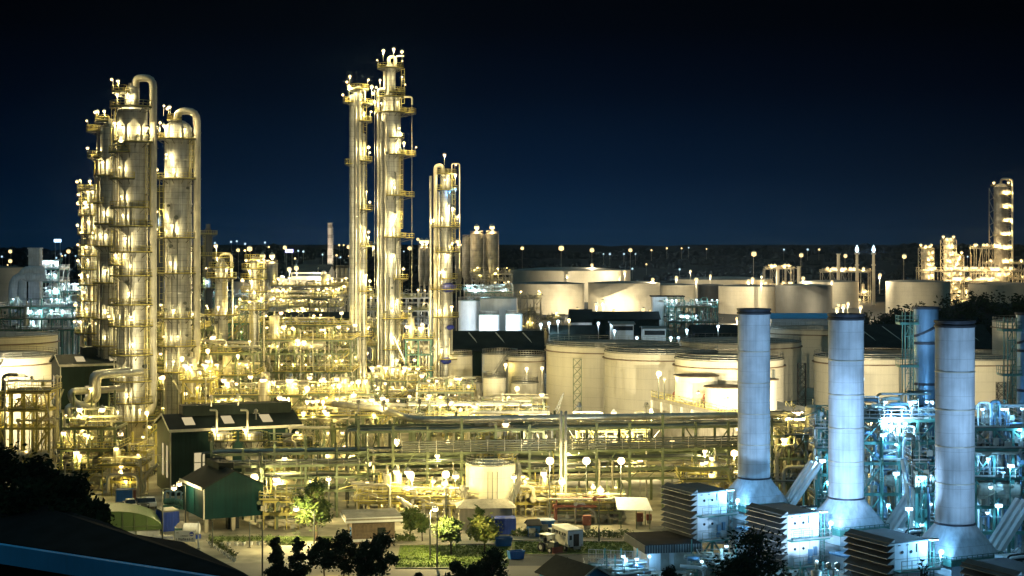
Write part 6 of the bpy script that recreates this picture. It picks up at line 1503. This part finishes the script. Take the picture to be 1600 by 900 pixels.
    # turbine enclosure between house and stack
    if not house_only:
        e = thing('turbine_enclosure', ['white panelled turbine enclosure below the leftmost hood', 'white panelled turbine enclosure below the middle hood', 'white panelled turbine enclosure below the rightmost hood'][i], 'enclosure', (x0 + (-.5) * c + 5.2 * s, y0 + (-.5) * s - 5.2 * c, 0), PHI)
        MB().box((0, 0, 2.2), (9.5, 2.6, 4.4)).build('wall', MT['white'], e); MB().box((0, 0, 4.5), (9.8, 2.9, .2)).build('roof', MT['blue_duct'], e); m = MB()
        for k in range(8): m.box((-4.7 + k * 1.34, -1.32, 2.2), (.07, .05, 4.3))
        m.build('panel_ribs', MT['grey'], e)
        d = MB().box((2.4, -1.34, 1.1), (1.0, .06, 2.1)).build('door', MT['grey'], e); MB().box((2.8, -1.4, 1.1), (.06, .06, .2)).build('handle', MT['black'], d)
for i, (px, Y) in enumerate(((1178, 212), (1322, 195), (1492, 177))): turbine_unit(i, px, Y)
turbine_unit(3, 1692, 160, house_only=True)
# tall blue segmented ducts
def segmented_duct(label, px, Y, ztop, r):
    t = thing('segmented_duct', label, 'duct', (X(px, Y), Y, 0)); n = 28; cuts = [(6, 0), (13.5, .0), (15.2, .0), (20.2, .0), (22.0, 0), (ztop - 4.4, 0), (ztop - 2.8, 0), (ztop, 0)]
    m = MB(); b = 0
    zs = [0, 12.0, 14.0, 19.0, 21.5, ztop - 4.8, ztop - 3.0, ztop]; sl = [0, .0, .45, .45, .0, .0, .5, .0]
    for z, k in zip(zs, sl):
        for j in range(n):
            a = 2 * math.pi * j / n; x = r * math.cos(a); m.v.append((x, r * math.sin(a), z + k * x))
    for q in range(len(zs) - 1):
        for j in range(n): j2 = (j + 1) % n; m.face([q * n + j, q * n + j2, (q + 1) * n + j2, (q + 1) * n + j], 0, True)
    m.build('shell', MT['blue_duct'], t)
    for z, k in zip(zs[1:], sl[1:]):
        m = MB()
        for dz, rr in ((-.18, r + .01), (-.15, r + .16), (.15, r + .16), (.18, r + .01)):
            for j in range(n):
                a = 2 * math.pi * j / n; m.v.append((rr * math.cos(a), rr * math.sin(a), z + dz + k * r * math.cos(a)))
        for q in range(3):
            for j in range(n): j2 = (j + 1) % n; m.face([q * n + j, q * n + j2, (q + 1) * n + j2, (q + 1) * n + j], 0, True)
        m.build('joint_band', MT['stackcap'], t)
    m = MB()
    for y in (-.8, .8):
        for x in (-r - 1.4, -r - .3): m.beam((x, y, 0), (x, y, ztop - .5), .14)
    z = 3
    while z < ztop - 2: m.beam((-r - 1.4, -.8, z), (-r - .3, -.8, z + 2.5), .08); m.beam((-r - 1.4, -.8, z), (-r - .3, -.8, z), .1); z += 2.5
    m.build('ladder_tower', MT['teal_steel'], t)
    for z in (ztop - 2.2, ztop - 8, 17, 11):
        d = MB().box((-r - .9, 0, z), (2.6, 2.6, .14)).build('platform', MT['teal_steel'], t); MB().rail([(-r + .3, -1.3, z + .07), (-r - 2.2, -1.3, z + .07), (-r - 2.2, 1.3, z + .07)], 1.1, .06, 1.0).build('railing', MT['teal_steel'], d)
    MB().ladder((-r - .8, -1.0, 2), ztop - 2, R(-90)).build('ladder', MT['teal_steel'], t)
    return t
segmented_duct('tall blue segmented duct with slanting joints, between the middle and rightmost stacks', 1447, 222, Z(481, 222), 1.65); segmented_duct('tall blue segmented duct cut by the right edge', 1608, 212, Z(490, 212), 1.65)
# steel pipe structures behind the stacks
for lb, p0, p1, ya, yb, lv, sd, nx, ny, npp, nd, nl, kd, st in (
    ('teal steel pipe structure with racks, between the middle and rightmost stacks', 1348, 1462, 212, 222, (815, 770, 722, 690, 655), 401, 4, 1, 60, 4, 15, 'cyan', 'teal_steel'),
    ('teal steel pipe structure at the right edge behind the rightmost stack', 1524, 1612, 200, 210, (830, 790, 745, 700, 668), 402, 3, 1, 56, 4, 14, 'cyan', 'teal_steel'),
    ('dark pipe structure with louvres between the leftmost and middle stacks', 1206, 1285, 236, 244, (752, 715, 680), 403, 3, 1, 34, 2, 6, 'warm', 'green'),
    ('slim teal braced tower just left of the middle stack', 1279, 1293, 214, 217, (780, 740, 700, 670), 404, 1, 1, 4, 0, 1, 'cyan', 'teal_steel'),
    ('slim teal braced tower just left of the rightmost stack', 1432, 1446, 190, 193, (850, 810, 760, 720), 405, 1, 1, 4, 0, 1, 'cyan', 'teal_steel'),
    ('blue-lit pump pipework at the foot of the flat blue-lit building', 922, 1000, 192, 196, (.7, 1.3), 406, 6, 1, 26, 2, 2, 'cyan', 'teal_steel'),
    ('blue-lit pipework at the foot of the leftmost enclosure', 1085, 1150, 196, 199, (1.0, 1.8), 407, 4, 1, 20, 1, 2, 'cyan', 'teal_steel'),
    ('blue-lit pipework before the middle enclosure', 1240, 1330, 178, 181, (1.5, 2.6), 408, 5, 1, 20, 1, 3, 'cyan', 'teal_steel')):
    lz = [q if q < 100 else Z(q, ya) for q in lv]
    unit(lb, X(p0, ya), X(p1, ya), ya, yb, lz, sd, nx, ny, st, 'grey', npp, nd, nl, kd, cols=.3 if lz[-1] > 5 else .14, pmats=('blue_duct', 'white', 'pipe2', 'pipe') if kd == 'cyan' else ('pipe2', 'darkpipe', 'pipe3'), brace=.6, deckp=.5)
# inclined ducts and cooler boxes beside each enclosure
for i, (px, Y) in enumerate(((1265, 212), (1432, 196), (1590, 180))):
    nm = ['between the leftmost and middle stacks', 'left of the rightmost stack', 'at the right edge'][i]
    t = thing('inclined_duct', 'ribbed inclined duct rising to the right, ' + nm, 'duct', (X(px, Y), Y, 0), PHI); m = MB()
    for k in range(3): m.beam((-5.0, -1 + k * 1.0, 5.0), (1.0, -1 + k * 1.0, 12.0), .55, .5)
    m.build('duct', MT['white'], t); MB().beam((-5.4, 0, 4.7), (-4.4, 0, 4.7), 3.2, .7).build('duct_mouth', MT['blue_duct'], t); m = MB()
    for x, z in ((-4, 5.5), (0, 10)): m.beam((x, -1.4, 0), (x, -1.4, z), .22); m.beam((x, 1.4, 0), (x, 1.4, z), .22)
    m.build('support_frame', MT['teal_steel'], t)
    b = thing('cooler_box', 'pale cooler box with looped black and white pipes, ' + nm, 'cooler', (X(px - 10, Y - 6), Y - 6, 0), PHI)
    MB().box((0, 0, 5.6), (2.6, 2.2, 3.0)).build('body', MT['white'], b); m = MB()
    for x in (-1.1, 1.1):
        for y in (-.9, .9): m.beam((x, y, 0), (x, y, 4.1), .18)
    m.build('leg_frame', MT['teal_steel'], b)
    for k, mt in ((0, 'black'), (.28, 'white'), (.56, 'black')): MB().pipe([(-1.7 + k, -1.2, 2), (-1.7 + k, -1.2, 7.4 - k), (1.2, -1.2, 7.4 - k)], .11, .7, 8).build('pipe', MT[mt], b)
    f = MB()
    for x in (-.6, .3, 1.0): f.box((x, -1.12, 5.6), (.5, .06, 2.2))
    f.build('grille', MT['louvre'], b)
    for k in range(5): MB().pipe([(3.0 + k * .4, -1 + .3 * k, 1), (3.0 + k * .4, -1 + .3 * k, 6.2 - k * .2), (5.4, -1 + .3 * k, 6.2 - k * .2), (5.4, 2, 6.2 - k * .2)], .12, .7, 8).build('loop_pipe', MT[('white', 'blue_duct')[k % 2]], b)
for px, py, Y, lb in ((1285, 720, 212, 'cyan-white lamp on the slim tower left of the middle stack'), (1441, 746, 189, 'cyan-white lamp on the slim tower left of the rightmost stack'), (1579, 728, 198, 'glaring lamp in the pipe structure at the right edge'), (1380, 680, 210, 'pale lamp on top of the teal pipe structure'), (1420, 795, 187, 'lamp low beside the third inclined duct'), (1267, 797, 202, 'lamp low beside the first cooler box'), (1400, 740, 208, 'cyan lamp inside the teal pipe structure'), (1560, 790, 190, 'cyan lamp low in the right edge pipe structure')):
    t = thing('area_lamp', lb, 'lamp', (X(px, Y), Y, 0)); z = Z(py, Y); MB().beam((0, .15, 0), (0, .15, z), .12).build('pole', MT['teal_steel'], t); m = MB(); m.box((0, -.15, z), (.75, .3, .32)); m.build('lens', MT['cyan'], t); MB().box((0, .02, z + .22), (.85, .5, .1)).build('hood', MT['grey'], t)
# flat blue-lit building and dark gable at the bottom
Y = 201; t = thing('flat_roof_building', 'low blue-lit building with a flat dark roof and ribbed edge', 'building', (X(1014, Y), Y, 0), R(12)); 
MB().box((3.0, 4, 1.2), (5.6, 7, 2.4)).build('wall', MT['white'], t); MB().box((3.0, 3.9, 3.35), (7.2, 9.2, .1)).build('roof', MT['roofblack'], t); m = MB(); m.box((3.0, -.75, 2.85), (7.3, .12, 1.0)); m.box((-.7, 3.9, 2.85), (.12, 9.3, 1.0)); m.build('ribbed_edge', MT['louvre'], t); m = MB()
for k in range(22): m.box((-.5 + k * .335, -.83, 2.85), (.08, .05, 1.0))
m.build('edge_ribs', MT['grey'], t); MB().box((2.2, .45, 1.1), (1.1, .1, 2.1)).build('door', MT['grey'], t); MB().box((4.2, .45, 1.1), (1.6, .1, 2.1)).build('shutter', MT['trim'], t)
lamp = thing('wall_lamp', 'cyan lamp under the ribbed edge of the flat building', 'lamp', (X(1016, 199), 200.2, 2.0)); MB().box((0, .3, 0), (.2, .2, .2)).build('bracket', MT['grey'], lamp); m = MB(); ico(m, (0, 0, 0), .2); m.build('lens', MT['cyan'], lamp)
Y = 186; t = thing('gable_roof_house', 'dark gable roof with a blue end wall at the bottom edge', 'house', (X(905, Y), Y, 0), R(30)); m = MB(); m.box((2, 4, .9), (5, 8, 1.8)); m.poly([(-.5, 0, 1.8), (4.5, 0, 1.8), (2, 0, 3.2)]); m.build('wall', MT['fascia'], t); m = MB(); m.slab([(-1, 8.4, 1.6), (-1, -.6, 1.6), (2, -.6, 3.4), (2, 8.4, 3.4)], .12); m.slab([(2, 8.4, 3.4), (2, -.6, 3.4), (5, -.6, 1.6), (5, 8.4, 1.6)], .12); m.build('roof', MT['droof'], t); MB().beam((-1, -.66, 1.62), (2, -.66, 3.42), .08, .2).beam((5, -.66, 1.62), (2, -.66, 3.42), .08, .2).build('barge_board', MT['trim'], t)
for px, lb in ((967, 'dark blue barrel at the bottom edge, left of two'), (977, 'dark blue barrel at the bottom edge, right of two')):
    t = thing('water_barrel', lb, 'barrel', (X(px, 190), 190, 0)); MB().lathe([(.42, 0), (.45, .3), (.42, .6), (.45, .9), (.42, 1.25), (.1, 1.35), (.01, 1.35)], 16).build('shell', MT['blue'], t); MB().lathe([(.12, 1.34), (.12, 1.42), (.01, 1.42)], 10).build('cap', MT['black'], t)
t = thing('mesh_fence', 'white mesh fence at the edge of the blue-lit pump yard', 'fence', (X(920, 204), 204, 0)); m = MB()
for i in range(9): m.beam((i * .9, -i * .25, 0), (i * .9, -i * .25, 2.2), .07)
for z in (.1, 1.1, 2.2): m.beam((0, 0, z), (7.2, -2, z), .05)
for i in range(36): m.beam((i * .2, -i * .0555, .1), (i * .2, -i * .0555, 2.2), .02)
m.build('mesh_panel', MT['white'], t)
# ================================================================ floodlights added to brighten the tank walls, save the left edge one
def added_rack_flood(px, lb, target, power):
    Y = 254; return flood(lb, px, Y, 15.2, target, power, (1.0, .86, .52), 'warm', 75, 1)
added_rack_flood(905, 'small added floodlight on top of the pipe rack aimed at the huge tank', (25, 384, 8), 85000); added_rack_flood(1010, 'small added floodlight on top of the pipe rack aimed at the deck tanks', (42, 345, 8), 45000); added_rack_flood(1240, 'small added floodlight on top of the pipe rack between the leftmost and middle stacks', (75, 370, 8), 100000)
flood('added floodlight mast behind the turbine pipework aimed at the right hand tanks', 1405, 262, 13, (105, 385, 8), 110000, (1.0, .86, .54), 'warm', 80); flood('floodlight on a mast before the left edge tanks, lighting the tank wall', 50, 315, 14.6, (-106, 326, 9), 15000, (1.0, .86, .52), 'warm', 130)
# made-up yard floodlight, added to wash the leftmost big stack
sb = (.42, .69, 1.0)
fa = flood('added blue-white floodlight on a short mast beside the ragged black tree', 1302, 172, 6.0, (31.6, 212, 22), 0, sb, 'cyan', 50, 2)
q = Vector((31.6, 212, 20.5)) - fa.location; spot(fa, (0, .55, 6.5), tuple(q), 16000, sb, 60, .4)
for o in list(bpy.data.objects):
    if o.get('label') == 'pale lamp on top of the teal pipe structure':
        q = Vector((X(1447, 222), 222, 23)) - o.location; spot(o, (.3, -.4, Z(680, 210) + .3), tuple(q), 12000, sb, 80, .8)  # extra beam added at this lamp to brighten the segmented duct

# floodlights added on roofs and the rack as fill for columns and pipework
for px, Y, z0, tg, pw, an, lb in ((330, 268, 13.9, (-66, 300, 34), 11000, 70, 'added floodlight on the ridge of the long dark shed, aimed at the widest column'), (372, 270, 13.9, (-66, 330, 36), 11000, 70, 'added floodlight on the ridge of the long dark shed, aimed at the second wide column'),
        (560, 252, 14.6, (-34, 400, 46), 90000, 42, 'added floodlight at the left end of the pipe rack, aimed at the tall twin columns'), (700, 254, 14.6, (-18, 400, 34), 60000, 42, 'added floodlight on the pipe rack right of the tall columns, aimed at the short column'),
        (600, 252, 14.6, (-48, 345, 8), 8000, 80, 'added floodlight on the pipe rack aimed at the three-deck structure'), (655, 253, 14.6, (-22, 350, 8), 8000, 80, 'added floodlight on the pipe rack aimed at the pump decks below the tallest column'), (400, 256, 13, (-62, 330, 8), 5000, 90, 'added floodlight beside the long dark shed aimed at the pipe alleys')):
    flood(lb, px, Y, 1.2 if z0 > 13.5 else 1.0, tg, pw, (1.0, .84, .46) if pw in (11000, 90000, 60000) else (1.0, .80, .34), 'warm', an, 1, z0=z0)
